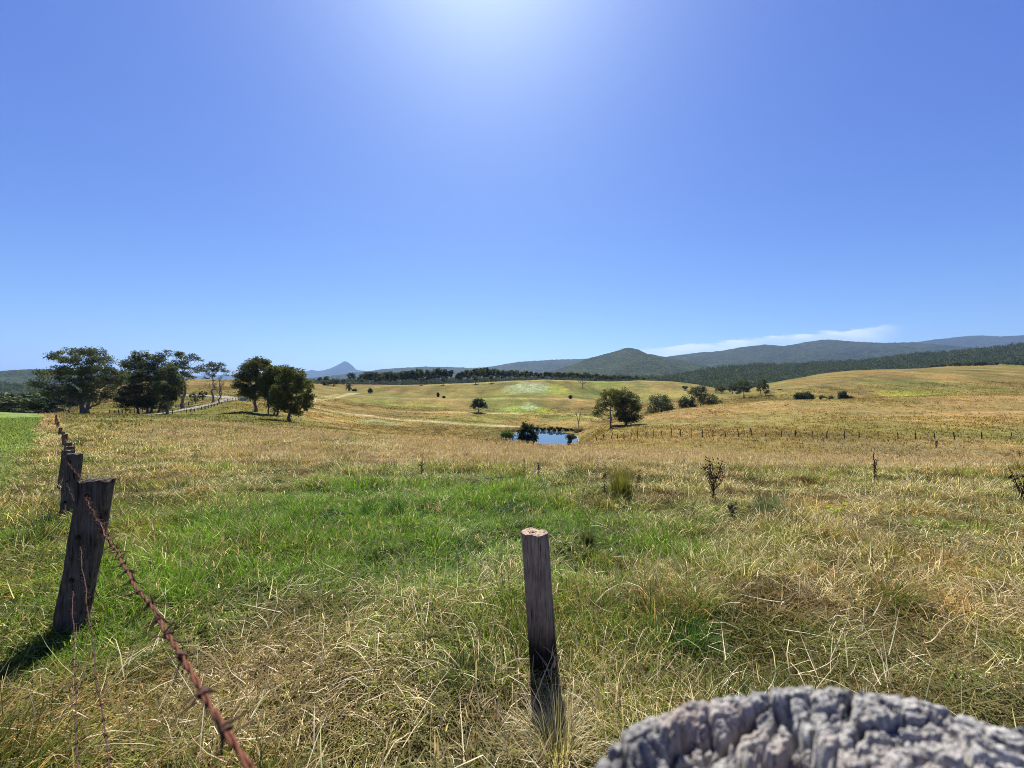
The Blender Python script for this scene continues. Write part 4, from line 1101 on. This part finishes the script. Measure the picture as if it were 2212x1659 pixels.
# the strainer post right under the camera: weathered end grain
def strainer():
    cx, cy, rx, ry, zt = .219, .168, .186, .133, CAMZ-.245
    n, m = 640, 330
    th = np.linspace(0, 2*math.pi, n, endpoint=False); rr = np.linspace(0, 1, m)**.8
    R_, T = np.meshgrid(rr, th, indexing='ij')
    def outline(T):
        c, s = np.cos(T), np.sin(T); k = (np.abs(c)**2.8+np.abs(s)**2.8)**(-1/2.8)
        k = k*(1+.035*(fbm(np.cos(T)*3+5, np.sin(T)*3, 91, 3)-.5)*2)
        return rx*k*c, ry*k*s
    ox, oy = outline(T); X = ox*R_; Y = oy*R_
    jx = (fbm(X*24, Y*24, 95, 3)-.5)*.045; jy = (fbm(X*24+9, Y*24, 96, 3)-.5)*.045
    f1, f2, cid = worley((X+jx)*26, (Y+jy)*34, 92)
    g1, g2, cid2 = worley((X+jx*.5)*72, (Y+jy*.5)*90, 93)
    k1, k2, cid3 = worley((X+jx*.2)*210, (Y+jy*.2)*240, 94)
    edge = sst(0, .13, f2-f1); edge2 = sst(0, .22, g2-g1); e3 = sst(0, .4, k2-k1)
    deep = vnoise(X*30, Y*30, 90)
    hgt = -.034*(1-edge)*(.2+.8*deep)+(cid-.5)*.015-.010*(1-edge2)*(.2+.8*vnoise(X*50+4, Y*50, 89))+(cid2-.5)*.006+.0016*e3+(fbm(X*60, Y*60, 88, 3)-.5)*.010
    edge2 = e3
    # one deep check running in from the near side and another crossing it
    ck = np.abs(X+.045+.2*(Y)+.01*np.sin(Y*60)); hgt -= .05*np.exp(-(ck/.0028)**2)*sst(.12, .03, Y)
    rim = sst(.90, .985, R_+.03*(fbm(np.cos(T)*9, np.sin(T)*9, 97, 3)-.5)); left = sst(.10, -.16, X)
    trough = sst(.72, .80, R_)*(1-sst(.86, .93, R_))*left
    hgt = hgt*(1-.6*rim)-.015*trough+.003*rim*left
    hgt += (fbm(X*9, Y*9, 98, 3)-.5)*.018
    fine = (fbm(X*420, Y*420, 99, 3)-.5)*.003; hgt += fine
    Z = zt+hgt
    V = [np.stack([X+cx, Y+cy, Z], -1)]
    # sides with vertical flutes
    zs = np.concatenate([np.linspace(.004, .10, 30), np.linspace(.13, 1.9, 30)])
    top = V[0][-1]
    flute = (fbm(th*26, th*0, 101, 3)-.5)
    per = np.cos(0)
    Z0 = top[:, 2]
    for z in zs:
        k = 1+.03*sst(0, .05, z)*(np.abs(flute)*-2+.3)+.012*(fbm(th*30+0*z, th*0+z*9, 103, 2)-.5)
        p = np.stack([cx+(top[:, 0]-cx)*k, cy+(top[:, 1]-cy)*k, np.where(z < .1, Z0-z, np.minimum(Z0, zt)-z)], -1)
        V.append(p[None])
    V = np.concatenate(V, 0); a, b = V.shape[:2]
    i = np.arange(a-1)[:, None]*b+np.arange(b)[None]; j = np.arange(a-1)[:, None]*b+(np.arange(b)[None]+1) % b
    Fq = np.stack([i, i+b, j+b, j], -1).reshape(-1, 4)
    # colour: silver grey crowns, red brown walls where the wood is less bleached
    C = np.tile(np.array([.30, .295, .305]), (a*b, 1))
    me = mesh_np('strainer_post', V.reshape(-1, 3)-np.array([cx, cy, 0]), Fq, M['stump'], None, True)
    base = float(H(cx, cy))
    me.transform(__import__('mathutils').Matrix.Translation((0, 0, -base)))
    o = obj('strainer_post', me, None, (cx, cy, base))
    tag(o, 'massive weathered grey strainer post with deeply cracked end grain, blurred in the bottom right corner', 'post')
strainer()

# far valley fence with wooden posts
def line_fence(name, label, pts, hpost, wpost, lean=.08, wires=(.35, .7, 1.0), wire_r=.006, rails=None, seed=3, group=None):
    r = np.random.default_rng(seed)
    P = [];
    for q in pts:
        px, py = q[0], q[1]; d = q[2] if len(q) > 2 else hit(px, py, 34)
        x = (px-CX)/F*d; P.append(np.array([x, d, float(H(x, d))]))
    t = thing(name, label, 'fence', tuple(P[0])); B = P[0]
    for p in P:
        hh = hpost*r.uniform(.8, 1.12); mb = MB(); lx = r.normal()*lean
        ww = wpost*r.uniform(.8, 1.3)
        mb.tube([(0, 0, -.3), (lx*.5, 0, hh*.5), (lx, r.normal()*.03, hh)], [ww*.55, ww*.5, ww*.45], 5)
        obj('post', mb.mesh('post', M['farpost']), t, tuple(p-B))
    if rails:
        for i in range(len(P)-1):
            if np.linalg.norm(P[i+1]-P[i]) > 12: continue
            for z in rails:
                mb = MB(); a = P[i]-B+np.array([0, 0, z]); b = P[i+1]-B+np.array([0, 0, z])
                mb.tube([a, b], [.06, .06], 4); obj('rail', mb.mesh('rail', M['farpost']), t)
    else:
        for z in wires:
            mb = MB(); mb.tube(np.array([p-B+np.array([0, 0, z]) for p in P]), wire_r, 3, False)
            obj('wire', mb.mesh('wire', M['farpost']), t)
    return t
vf = [(1290,951),(1304,951),(1319,950.5),(1334,950),(1348,949.5),(1362,948),(1377,946),(1395,944),(1411,942.5),(1431,941),(1450,940.5),(1470,941),(1493,942),(1517,943),(1540,943.5),(1568,943.5),(1596,943),(1624,941),(1653,942),(1687,943),(1717,944),(1754,945),(1785,946),(1824,947),(1856,948),(1897,947.5),(1940,947),(1977,948),(2020,948),(2063,949),(2121,949),(2183,949),(2245,950)]
line_fence('wire_fence', 'long wire fence of thin wooden posts crossing the tan slope at right', [(a, b+1.0) for a, b in vf], 1.15, .11, .10, wires=(.4, .75), wire_r=.008)
line_fence('rail_fence', 'dark timber post and rail fence beside the road under the roadside gums',
           [(236,894,118),(248,892,118),(256,891,119),(264,890,119),(272,889.5,120),(281,889,121),(290,889,122),(299,888,123),(308,888,124),(317,887.5,125),(326,887,126),(335,886,127),(344,884,128),(353,882,130),(362,880,132),(371,878,134),(380,877,136),(389,875,138),(398,873,140),(407,870,143),(415,868,146),(422,866,149)], 1.35, .22, .02, rails=(.45, .8, 1.15), seed=5)
line_fence('wire_fence', 'short-post wire fence following the near edge of the gravel road',
           [(352,899,101),(372,898,103),(391,897.6,105),(403,896.5,107),(412,895.5,109),(420,894,111),(428,892.5,113),(435,891.5,115),(443,890,117),(450,887.5,120),(456,884,124),(463,881,128),(470,877,132),(478,874,137),(486,871,142),(491,869,146),(497,867,150),(503,865,155),(509,863,160),(515,861,165)], 1.1, .2, .05, wires=(.5, .9), wire_r=.012, seed=6)
def small_box():
    x, y, z = spot(526, 863.5, 152); m = y/F; w, dd, hh = 12.5*m, 9*m, 8.5*m
    t = thing('water_tank', 'pale green box tank beneath the left end of the green clump, beside the road', 'tank', (x, y, z), R(12))
    me = bpy.data.meshes.new('body'); 
    V = [(sx*w/2, sy*dd/2, zz) for zz in (-.2, hh) for sx, sy in ((-1,-1),(1,-1),(1,1),(-1,1))]
    me.from_pydata(V, [], [(0,1,5,4),(1,2,6,5),(2,3,7,6),(3,0,4,7),(4,5,6,7),(3,2,1,0)]); me.materials.append(M['green_paint'])
    o = obj('body', me, t); bv = o.modifiers.new('b', 'BEVEL'); bv.width = .12; bv.segments = 2
    mb = MB()
    for i in range(9):
        xx = -w/2+w*(i+.5)/9; mb.tube([(xx, -dd/2-.02, 0), (xx, -dd/2-.02, hh-.15)], .035, 4)
    obj('rib', mb.mesh('rib', M['green_paint']), t)
    me = bpy.data.meshes.new('roof'); V = [(sx*(w/2+.12), sy*(dd/2+.12), zz) for zz in (hh+.01, hh+.12) for sx, sy in ((-1,-1),(1,-1),(1,1),(-1,1))]
    me.from_pydata(V, [], [(0,1,5,4),(1,2,6,5),(2,3,7,6),(3,0,4,7),(4,5,6,7),(3,2,1,0)]); me.materials.append(M['green_paint']); obj('lid', me, t)
small_box()
def marker(name, label, px, py, d, h, lx, w, mat, cat):
    x, y, z = spot(px, py, d); t = thing(name, label, cat, (x, y, z)); mb = MB()
    mb.tube([(0, 0, -.2), (lx*.5, 0, h*.5), (lx, 0, h)], [w, w*.95, w*.9], 6); obj('shaft', mb.mesh('shaft', M[mat]), t)
    mb = MB(); mb.tube([(lx, 0, h), (lx*1.05, 0, h+.06)], [w*1.2, w*.9], 6); obj('cap', mb.mesh('cap', M[mat]), t)
marker('guide_post', 'white leaning roadside guide post beside the road bend', 484, 873.5, 140, 1.2, .45, .13, 'white_paint', 'post')
marker('guide_post', 'pale short post in front of the dense dark gum', 305.5, 899, 104, .9, -.1, .08, 'white_paint', 'post')
def log(name, label, px, py, L, rad, rz, mat, d=None):
    x, y, z = spot(px, py, d); r = np.random.default_rng(int(px)); t = thing(name, label, 'log', (x, y, z+rad*.7), rz)
    mb = MB(); mb.tube(bend(np.array([-L/2, 0, 0.]), np.array([L/2, 0, .1]), r, 7, .03), np.linspace(rad, rad*.6, 7), 8); obj('trunk', mb.mesh('trunk', M[mat], True), t)
    mb = MB()
    for k in range(3):
        a = np.array([r.uniform(-L*.3, L*.4), 0, rad*.3]); mb.tube(bend(a, a+np.array([r.uniform(-.2, .6), r.normal()*.3, r.uniform(.1, .4)])*L*.25, r, 4, .1), [rad*.4, rad*.3, rad*.2, rad*.1], 5)
    obj('branch', mb.mesh('branch', M[mat], True), t)
log('fallen_log', 'bleached pale fallen log on the green foot of the right hand hill', 1685, 842, 5, .45, R(25), 'pale_bark')
log('fallen_log', 'short bleached fallen branch left of the pale log on the right hand hill', 1668, 849, 3, .3, R(-10), 'pale_bark')
log('fallen_log', 'dark log lying in the shade beneath the pair of trees by the valley fence', 1336, 924.5, 3, .35, R(5), 'bark', 96)

# ------------------------------------------------------------------ grass
def blades(name, base, az, L, w, th0, dth, col, kind='grass', segs=3, mat='grass', side=None):
    """curved tapering blades as one sheet of quads"""
    N = len(L); nodes = segs+1
    d = np.stack([np.cos(az), np.sin(az)], 1)
    s = az+math.pi/2+(side if side is not None else 0)
    wd = np.stack([np.cos(s), np.sin(s), np.zeros(N)], 1)
    V = np.empty((N, nodes, 2, 3), np.float32); p = base.copy(); th = th0.copy(); sl = L/segs
    prof = np.array([1, .95, .62, .06]) if segs == 3 else np.array([1, .8, .08])
    for k in range(nodes):
        ww = (w*prof[k]*.5)[:, None]*wd
        V[:, k, 0] = p-ww; V[:, k, 1] = p+ww
        p = p+np.stack([d[:, 0]*np.sin(th), d[:, 1]*np.sin(th), np.cos(th)], 1)*sl[:, None]
        th = th+dth
    b = (np.arange(N)*nodes*2)[:, None]; k = np.arange(segs)[None]*2
    Fq = np.stack([b+k, b+k+1, b+k+3, b+k+2], -1).reshape(-1, 4)
    me = mesh_np(name, V.reshape(-1, 3), Fq, M[mat], np.repeat(col, nodes*2, 0))
    return me

def sample_d(n, d0, d1, p, r, wide=lambda d: 2.9*d+3.0):
    g = np.exp(np.linspace(math.log(d0), math.log(d1), 2000)); pdf = g**(-p)*wide(g); c = np.cumsum(.5*(pdf[1:]+pdf[:-1])*np.diff(g)); c = np.r_[0, c/c[-1]]
    return np.interp(r.random(n), c, g)

def grass_near():
    r = np.random.default_rng(2024)
    NT = 17500
    d = sample_d(NT, .35, 36, 1.05, r); x = (r.random(NT)*2-1)*(1.45*d+1.3)
    keep = ~((np.hypot((x-.222)/.22, (d-.168)/.17) < 1)); x, d = x[keep], d[keep]
    keep = paddock(x, d) < .5; x, d = x[keep], d[keep]; NT = len(d)
    nb = 50; N = NT*nb
    T = np.repeat(np.arange(NT), nb)
    g = green_amount(x, d); sb = seedband(x, d)
    hn = fbm(x*.9, d*.9, 70, 3); hn2 = fbm(x*.25, d*.3, 71, 3)
    tall = .55+1.1*(hn-.5)*2.4+.6*(hn2-.5)
    tall = np.clip(tall, .18, 1.4)*(1-.25*g)
    grow = 1+d/22.
    # standing clumps, and matted brown hollows coloured darker as shadow pockets
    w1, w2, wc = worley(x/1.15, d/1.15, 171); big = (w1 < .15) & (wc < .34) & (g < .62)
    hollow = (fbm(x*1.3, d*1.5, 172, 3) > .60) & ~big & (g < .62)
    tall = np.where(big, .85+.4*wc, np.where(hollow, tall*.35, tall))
    # lodging direction swirls slowly over the field
    sw = fbm(x*.45+20, d*.45, 72, 2)*4*math.pi
    lay = sst(.42, .62, fbm(x*.6+7, d*.6, 73, 3))
    spread = (.050+.05*r.random(NT))*grow
    off = r.normal(size=(N, 2))*spread[T][:, None]
    bx = x[T]+off[:, 0]; by = d[T]+off[:, 1]
    rad = np.arctan2(off[:, 1], off[:, 0])
    mixv = r.random(N)
    layT = lay[T]
    az = np.where(mixv < .45*layT+.05, sw[T]+r.normal(size=N)*.5, np.where(mixv < .8, rad+r.normal(size=N)*.7, r.random(N)*6.283))
    L = (.13+.21*tall[T])*r.uniform(.5, 1.3, N)
    L *= 1+.25*(d[T] > 12)
    w = (.0024+.0020*r.random(N))*(1+d[T]/5.)
    th0 = np.abs(r.normal(size=N))*.35+.12+.75*layT*r.random(N)
    th0 = np.where(big[T], th0*.6, th0); dth = np.where(big[T], r.uniform(.1, .5, N), r.uniform(.15, .85, N)+.25*layT)
    z = H(bx, by)
    # colour
    gg = np.clip(g[T]+r.normal(size=N)*.17, 0, 1)
    dead = r.random(N) < (.60-.52*gg+.10*layT)
    grn = np.array([.185, .168, .028])*(1-gg[:, None])+np.array([.118, .235, .012])*gg[:, None]
    grn = grn*np.where(r.random(NT) < .35, .42, 1.15)[T][:, None]
    blue = np.array([.085, .12, .05]); bt = (vnoise(x*.8+5, d*.8, 75)[T] > .6)[:, None]*.5*(1-gg[:, None])
    grn = grn*(1-bt)+blue*bt
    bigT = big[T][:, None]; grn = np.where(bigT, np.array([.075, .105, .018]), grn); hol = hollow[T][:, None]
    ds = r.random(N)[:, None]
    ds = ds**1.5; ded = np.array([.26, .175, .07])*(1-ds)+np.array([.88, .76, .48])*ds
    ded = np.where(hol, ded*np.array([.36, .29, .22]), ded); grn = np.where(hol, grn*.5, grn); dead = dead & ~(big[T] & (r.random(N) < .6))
    rust = (fbm(x*.8+3, d*.9, 74, 3)[T] > .58)[:, None]
    ded = np.where(rust, ded*np.array([.82, .66, .50]), ded)
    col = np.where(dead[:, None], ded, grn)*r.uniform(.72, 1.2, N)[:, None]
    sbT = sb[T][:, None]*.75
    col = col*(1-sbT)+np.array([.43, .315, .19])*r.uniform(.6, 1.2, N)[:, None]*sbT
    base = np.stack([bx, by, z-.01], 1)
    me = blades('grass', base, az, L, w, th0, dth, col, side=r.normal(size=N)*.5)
    tag(obj('meadow_grass', me), kind='stuff')
    # --- thatch: short flat dead litter between the tufts
    N = 120000; d = sample_d(N, .35, 16, 1.2, r); x = (r.random(N)*2-1)*(1.45*d+1.3)
    keep = ~((np.hypot((x-.222)/.22, (d-.168)/.17) < 1)); x, d = x[keep], d[keep]; N = len(d)
    g = green_amount(x, d)
    base = np.stack([x, d, H(x, d)+r.uniform(0, .10, N)], 1)
    c = (np.array([.20, .145, .065])*(1-g[:, None])+np.array([.08, .12, .02])*g[:, None])*r.uniform(.35, 1.3, N)[:, None]
    me = blades('litter', base, r.random(N)*6.28, r.uniform(.08, .25, N), (.003+.003*r.random(N))*(1+d/6), r.uniform(1.1, 1.6, N), r.normal(size=N)*.15, c, segs=2)
    tag(obj('dead_grass_litter', me), kind='stuff')
    # --- long straw stalks lying and leaning over the sward
    N = 8000; d = sample_d(N, .5, 22, 1.1, r); x = (r.random(N)*2-1)*(1.4*d+1.)
    keep = ~((np.hypot((x-.222)/.24, (d-.168)/.2) < 1)) & (r.random(N) > green_amount(x, d)*1.1) & (paddock(x, d) < .3); x, d = x[keep], d[keep]; N = len(d)
    base = np.stack([x, d, H(x, d)+r.uniform(.02, .22, N)], 1); ds = r.random(N)[:, None]
    c = np.array([.52, .43, .25])*(1-ds)+np.array([.74, .68, .52])*ds
    me = blades('straw', base, r.random(N)*6.28, r.uniform(.12, .42, N), (.0022+.003*r.random(N)**2)*(1+d/7), r.uniform(.3, 1.6, N), r.normal(size=N)*.5+.1, c)
    tag(obj('straw_stalks', me), kind='stuff')
    # --- flowering stems with tan seed heads, thick on the brow
    N = 95000; d = np.r_[sample_d(int(N*.8), 11, 62, .35, r), sample_d(N-int(N*.8), 1.2, 14, .9, r)]; x = (r.random(N)*2-1)*(1.45*d+1.)
    pr = np.where(d > 11, np.maximum(seedband(x, d), .05), .05*(fbm(x*.7, d*.7, 81, 3) > .5)); keep = (r.random(N) < pr) & (paddock(x, d) < .3); x, d = x[keep], d[keep]; N = len(d)
    Ls = r.uniform(.30, .58, N)*(1-.25*(d < 9)); az = r.normal(size=N)*.9+2.6; th = np.abs(r.normal(size=N))*.2; z = H(x, d)
    base = np.stack([x, d, z], 1); dt = r.uniform(.02, .14, N)
    cst = np.array([.36, .28, .12])*r.uniform(.7, 1.2, N)[:, None]
    me = blades('stems', base, az, Ls, .0018*(1+d/6), th, dt, cst)
    tag(obj('seeding_grass_stems', me), kind='stuff')
    # heads at the tips
    p = base.copy(); t_ = th.copy(); dd = np.stack([np.cos(az), np.sin(az)], 1)
    for k in range(3):
        p = p+np.stack([dd[:, 0]*np.sin(t_), dd[:, 1]*np.sin(t_), np.cos(t_)], 1)*(Ls/3)[:, None]; t_ = t_+dt
    p[:, 2] -= .05
    rep = 4; P = np.repeat(p, rep, 0); NN = len(P)
    P = P+r.normal(size=(NN, 3))*np.array([.012, .012, .03])
    dd_ = np.repeat(d, rep)
    c = np.array([.42, .305, .19])*r.uniform(.6, 1.3, NN)[:, None]
    me = blades('heads', P, r.random(NN)*6.28, r.uniform(.05, .11, NN)*(1+dd_/60), (.004+.003*r.random(NN))*(1+dd_/9), r.uniform(0, .9, NN), r.normal(size=NN)*.2+.2, c, segs=2)
    tag(obj('grass_seed_heads', me), kind='stuff')
grass_near()

def grass_far():
    r = np.random.default_rng(99)
    NT = 34000; d = sample_d(NT, 30, 260, .95, r); x = (r.random(NT)*2-1)*(1.45*d)
    z = H(x, d)
    keep = (paddock(x, d) < .2) & (((x-POND[0])/POND[2])**2+((d-POND[1])/POND[3])**2 > 1.25)
    keep &= (r.random(NT) < .25+1.1*sst(.40, .6, fbm(x*.05, d*.05, 83, 3)))
    x, d, z = x[keep], d[keep], z[keep]; NT = len(d)
    nb = 9; T = np.repeat(np.arange(NT), nb); N = NT*nb
    sp = .25*(1+d/90.); bx = x[T]+r.normal(size=N)*sp[T]; by = d[T]+r.normal(size=N)*sp[T]
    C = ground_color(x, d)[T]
    dk = (r.random(NT) < .12)[T][:, None]
    col = np.where(dk, C*np.array([.78, .86, .70]), C*np.array([1.2, 1.15, 1.05]))*(r.uniform(.7, 1.3, NT)[T]*r.uniform(.9, 1.1, N))[:, None]
    L = r.uniform(.16, .38, N)*(1+d[T]/400); w = .05*(1+d[T]/45)*r.uniform(.5, 1.2, N)
    base = np.stack([bx, by, H(bx, by)-.03], 1)
    me = blades('tufts', base, r.random(N)*6.28, L, w, np.abs(r.normal(size=N))*.4+.1, r.uniform(.2, .7, N), np.clip(col, .01, .8), segs=2)
    tag(obj('distant_tussocks', me), kind='stuff')
    # short sward of the mown paddock
    N = 90000; d = sample_d(N, 7, 60, .9, r); x = fence_x(d)-r.random(N)*(.6*d+6)
    keep = paddock(x, d) > .3; x, d = x[keep], d[keep]; N = len(d)
    c = np.array([.18, .225, .062])*r.uniform(.8, 1.15, N)[:, None]
    me = blades('short', np.stack([x, d, H(x, d)-.01], 1), r.random(N)*6.28, r.uniform(.05, .12, N)*(1+d/60), .012*(1+d/9), r.random(N)*.5, r.uniform(.1, .5, N), c, segs=2)
    tag(obj('mown_grass', me), kind='stuff')
grass_far()

# --- single tussocks and weeds standing out of the sward
def tussock(name, label, px, py, w_px, h_px, seed, cols, n=420, cat='grass tuft', lean=.5, group=None, d=None, up=.35, wid=.004):
    x, y, z = spot(px, py, d); m = y/F; r = np.random.default_rng(seed)
    rad = w_px*m*.3; hh = h_px*m; off = r.normal(size=(n, 2))*rad*.55
    az = np.arctan2(off[:, 1], off[:, 0])+r.normal(size=n)*.5; L = hh*r.uniform(.55, 1.15, n)
    ds = r.random(n)[:, None]; c = np.array(cols[0])*(1-ds)+np.array(cols[1])*ds
    me = blades(name, np.stack([off[:, 0], off[:, 1], np.full(n, -.02)], 1), az, L, np.full(n, wid*(1+y/9)), np.abs(r.normal(size=n))*up, r.uniform(.05, lean, n), c)
    o = obj(name, me, None, (x, y, z)); tag(o, label, cat, group)
DG = ((.018, .05, .012), (.05, .12, .022)); OG = ((.04, .06, .02), (.12, .14, .045))
tussock('dark_grass_tussock', 'dark green wide tussock in the lush patch, left of two', 795, 1116, 46, 30, 1, DG, 420)
tussock('dark_grass_tussock', 'dark green upright tussock in the lush patch, right of two', 856, 1122, 34, 48, 2, DG, 420, up=.2)
tussock('dark_grass_tussock', 'small dark tussock on the far edge of the lush patch, upslope of the sawn post', 1270, 1176, 26, 40, 3, OG, 260, up=.2)
tussock('dark_grass_tussock', 'flattened dark tussock among tan grass at left, below the dark trees', 421, 990, 40, 12, 4, OG, 300, up=.8)
tussock('dark_grass_tussock', 'grey green leaning tussock on the right, between the two dead thistles', 1660, 1110, 60, 55, 5, ((.05,.08,.035),(.14,.17,.09)), 420, up=.5)
tussock('dark_grass_tussock', 'dark tussock low on the right, above the strainer post', 1960, 1235, 90, 36, 6, DG, 500, up=.8)
tussock('dark_grass_tussock', 'broad dark green tussock right of the sawn post', 1480, 1400, 110, 80, 7, DG, 700, up=.6)
tussock('dark_grass_tussock', 'shaded green tussock just left of the foot of the sawn post', 1010, 1490, 110, 80, 8, OG, 700, up=.6)
tussock('rush_clump', 'upright olive rush clump with brown seed heads, left of the large dead thistle', 1342, 1090, 62, 74, 9, ((.05,.05,.02),(.20,.20,.04)), 900, 'rush', .12, up=.1)
tussock('dead_grass_clump', 'pale straw coloured clump beside the second fence post', 185, 1075, 34, 52, 10, ((.45,.36,.2),(.62,.53,.34)), 260, 'grass tuft', .4, up=.3)
tussock('dead_grass_clump', 'pale straw clump lying across the foot of the sawn post', 1196, 1625, 150, 120, 21, ((.30,.24,.12),(.62,.54,.36)), 420, 'grass tuft', .8, up=.7, wid=.0028)
tussock('dead_grass_clump', 'pale straw clump at the near left of the sawn post foot', 1120, 1640, 120, 90, 22, ((.12,.14,.04),(.55,.47,.3)), 300, 'grass tuft', .8, up=.7, wid=.0028)
tussock('dead_grass_clump', 'tall olive and straw clump hiding the lowest end of the sawn post', 1205, 1665, 110, 165, 23, ((.16,.15,.03),(.58,.49,.30)), 190, 'grass tuft', .55, up=.38, wid=.0028)
def thistle(name, label, px, py, h_px, w_px, seed, nst=7, heads=6, thick=.007, cat='thistle', d=None, group=None):
    x, y, z = spot(px, py, d); m = y/F; h = h_px*m; w = w_px*m; r = np.random.default_rng(seed)
    t = thing(name, label, cat, (x, y, z), 0, group); st, hd, lf = MB(), MB(), MB()
    root = np.array([0, 0, -.05]); fork = np.array([0, 0, h*.38]); st.tube(bend(root, fork, r, 6, .03), np.linspace(thick*1.5, thick, 6), 6)
    tips = []
    for i in range(nst):
        a = (i+.5)/nst*2-1; top = np.array([a*w*.5*r.uniform(.7, 1.1), r.normal()*w*.22, h*(1-.35*abs(a)**1.5)*r.uniform(.82, 1.02)])
        p0 = root+(fork-root)*r.uniform(.55, 1.)
        P = bend(p0, top, r, 8, .02, .08*abs(a)); st.tube(P, np.linspace(thick*.8, thick*.35, 8), 5); tips.append(top)
        for k in range(heads):
            q = P[r.integers(3, 8)]; e = q+np.array([r.normal()*.035, r.normal()*.035, r.uniform(.01, .05)])
            st.tube([q, e], [thick*.35, thick*.3], 4); tips.append(e)
    hd.tube([[0, 0, -.3], [0, 0, 0], [0, 0, .9], [0, 0, 1.8], [0, 0, 2.3]], [.3, .9, 1, .8, .25], 6); hm = hd.mesh('seed_head', M['weed'], True)
    for q in tips[:95]:
        s = thick*r.uniform(.75, 1.3); o = obj('seed_head', hm, t, tuple(q)); o.scale = (s, s, s); o.rotation_euler = (r.normal()*.4, r.normal()*.4, 0)
    for i in range(26):
        zz = r.uniform(.03, .6)*h; a = r.random()*6.28; L = r.uniform(.04, .1)
        p = np.array([r.normal()*.015, r.normal()*.015, zz]); e = p+np.array([math.cos(a)*L, math.sin(a)*L, -L*.5])
        lf.tube([p, (p+e)/2+[0, 0, .01], e], [.006, .012, .002], 4)
    obj('stem', st.mesh('stem', M['weed'], True), t); obj('leaf', lf.mesh('leaf', M['weed']), t)
thistle('dead_thistle', 'large dark candelabra shaped dead thistle right of the rush clump', 1541, 1086, 104, 58, 1, 9, 9, .011)
thistle('dead_thistle', 'thin tall dead thistle standing against the left side of the rush clump', 1306, 1072, 78, 16, 2, 3, 5, .008)
thistle('dead_thistle', 'thin dead thistle standing against the right side of the rush clump', 1379, 1062, 56, 18, 3, 3, 5, .008)
thistle('dead_thistle', 'slender dead thistle on the brow at right, well right of the large one', 1890, 1040, 68, 18, 4, 4, 5, .011)
thistle('dead_thistle', 'dead thistle cut by the right edge of the picture', 2208, 1092, 84, 56, 5, 7, 6, .012)
thistle('dead_weed', 'thin dark stalk on the brow right of centre, left of two', 1132, 1028, 46, 5, 6, 2, 3, .008, 'weed')
thistle('dead_weed', 'thin dark branched stalk on the brow right of centre, right of two', 1163, 1030, 44, 7, 7, 2, 3, .008, 'weed')
thistle('dead_weed', 'thin straight dark stalk in the meadow left of centre', 911, 1030, 56, 4, 8, 2, 2, .008, 'weed')
thistle('dead_weed', 'short dark weed at the top of the brow below the pond bush', 1043, 966, 14, 9, 9, 5, 5, .014, 'weed')
thistle('dead_weed', 'small dark twiggy weed just right of the foot of the large dead thistle', 1588, 1112, 26, 8, 10, 3, 3, .006, 'weed')
for i, (px, py, hp, wp, dd_, lab) in enumerate([(1940,972,19,20,42,'grey twiggy weed clump below the valley fence, leftmost of the scattered ones'), (2062,1003,15,36,36,'low dark twiggy weed clump on the brow, middle of the scattered ones'),
    (2172,972,16,24,44,'grey twiggy weed clump near the right end of the valley fence'), (2203,966,20,12,44,'upright grey weed clump at the right edge under the fence'), (2131,985,16,14,40,'small grey weed clump below the fence, just left of the right hand ones'), (1993,998,12,14,37,'tiny dark weed clump on the brow left of the middle one')]):
    thistle('dead_weed', lab, px, py, hp, wp, 40+i, 9, 5, .016, 'weed', d=dd_, group='twiggy weeds below the valley fence')
def stump(label, px, py, hp, wp, lx, seed, d=None):
    x, y, z = spot(px, py, d); m = y/F
    me = post_mesh(wp*m, wp*m*.8, hp*m, (lx*m, 0), seed, 'post', res=(5, 5, 10)); o = obj('broken_stump', me, None, (x, y, z)); tag(o, label, 'stump')
stump('short dark broken stump leaning left, just below the small twiggy weed by the large thistle', 1584, 1118, 26, 9, -7, 5)
stump('dark little stump poking from the grass at right of the field', 1834, 1153, 16, 5, -7, 6)
stump('dark leaning stump post on the near side of the valley fence', 2022, 958, 14, 3.5, 1, 7, 50)
# a yellow green leafy sprig
def sprig():
    x, y, z = spot(1795, 1122); r = np.random.default_rng(3); t = thing('leafy_sprig', 'small sprig of bright yellow green leaves in the grass at right', 'weed', (x, y, z))
    st = MB(); C = []
    for i in range(4):
        e = np.array([r.normal()*.10-.03, r.normal()*.04, r.uniform(.16, .36)]); st.tube(bend(np.zeros(3), e, r, 5, .05), .003, 4); C += [e*q for q in (.6, .8, 1.)]
    V, c = leaf_quads(np.array(C), 7, .045, .05, r, ((.30, .38, .05), (.5, .52, .12))); cr = MB(); cr.quads(V, c)
    obj('stem', st.mesh('stem', M['weed']), t); obj('leaf', cr.mesh('leaf', M['grass']), t)
sprig()
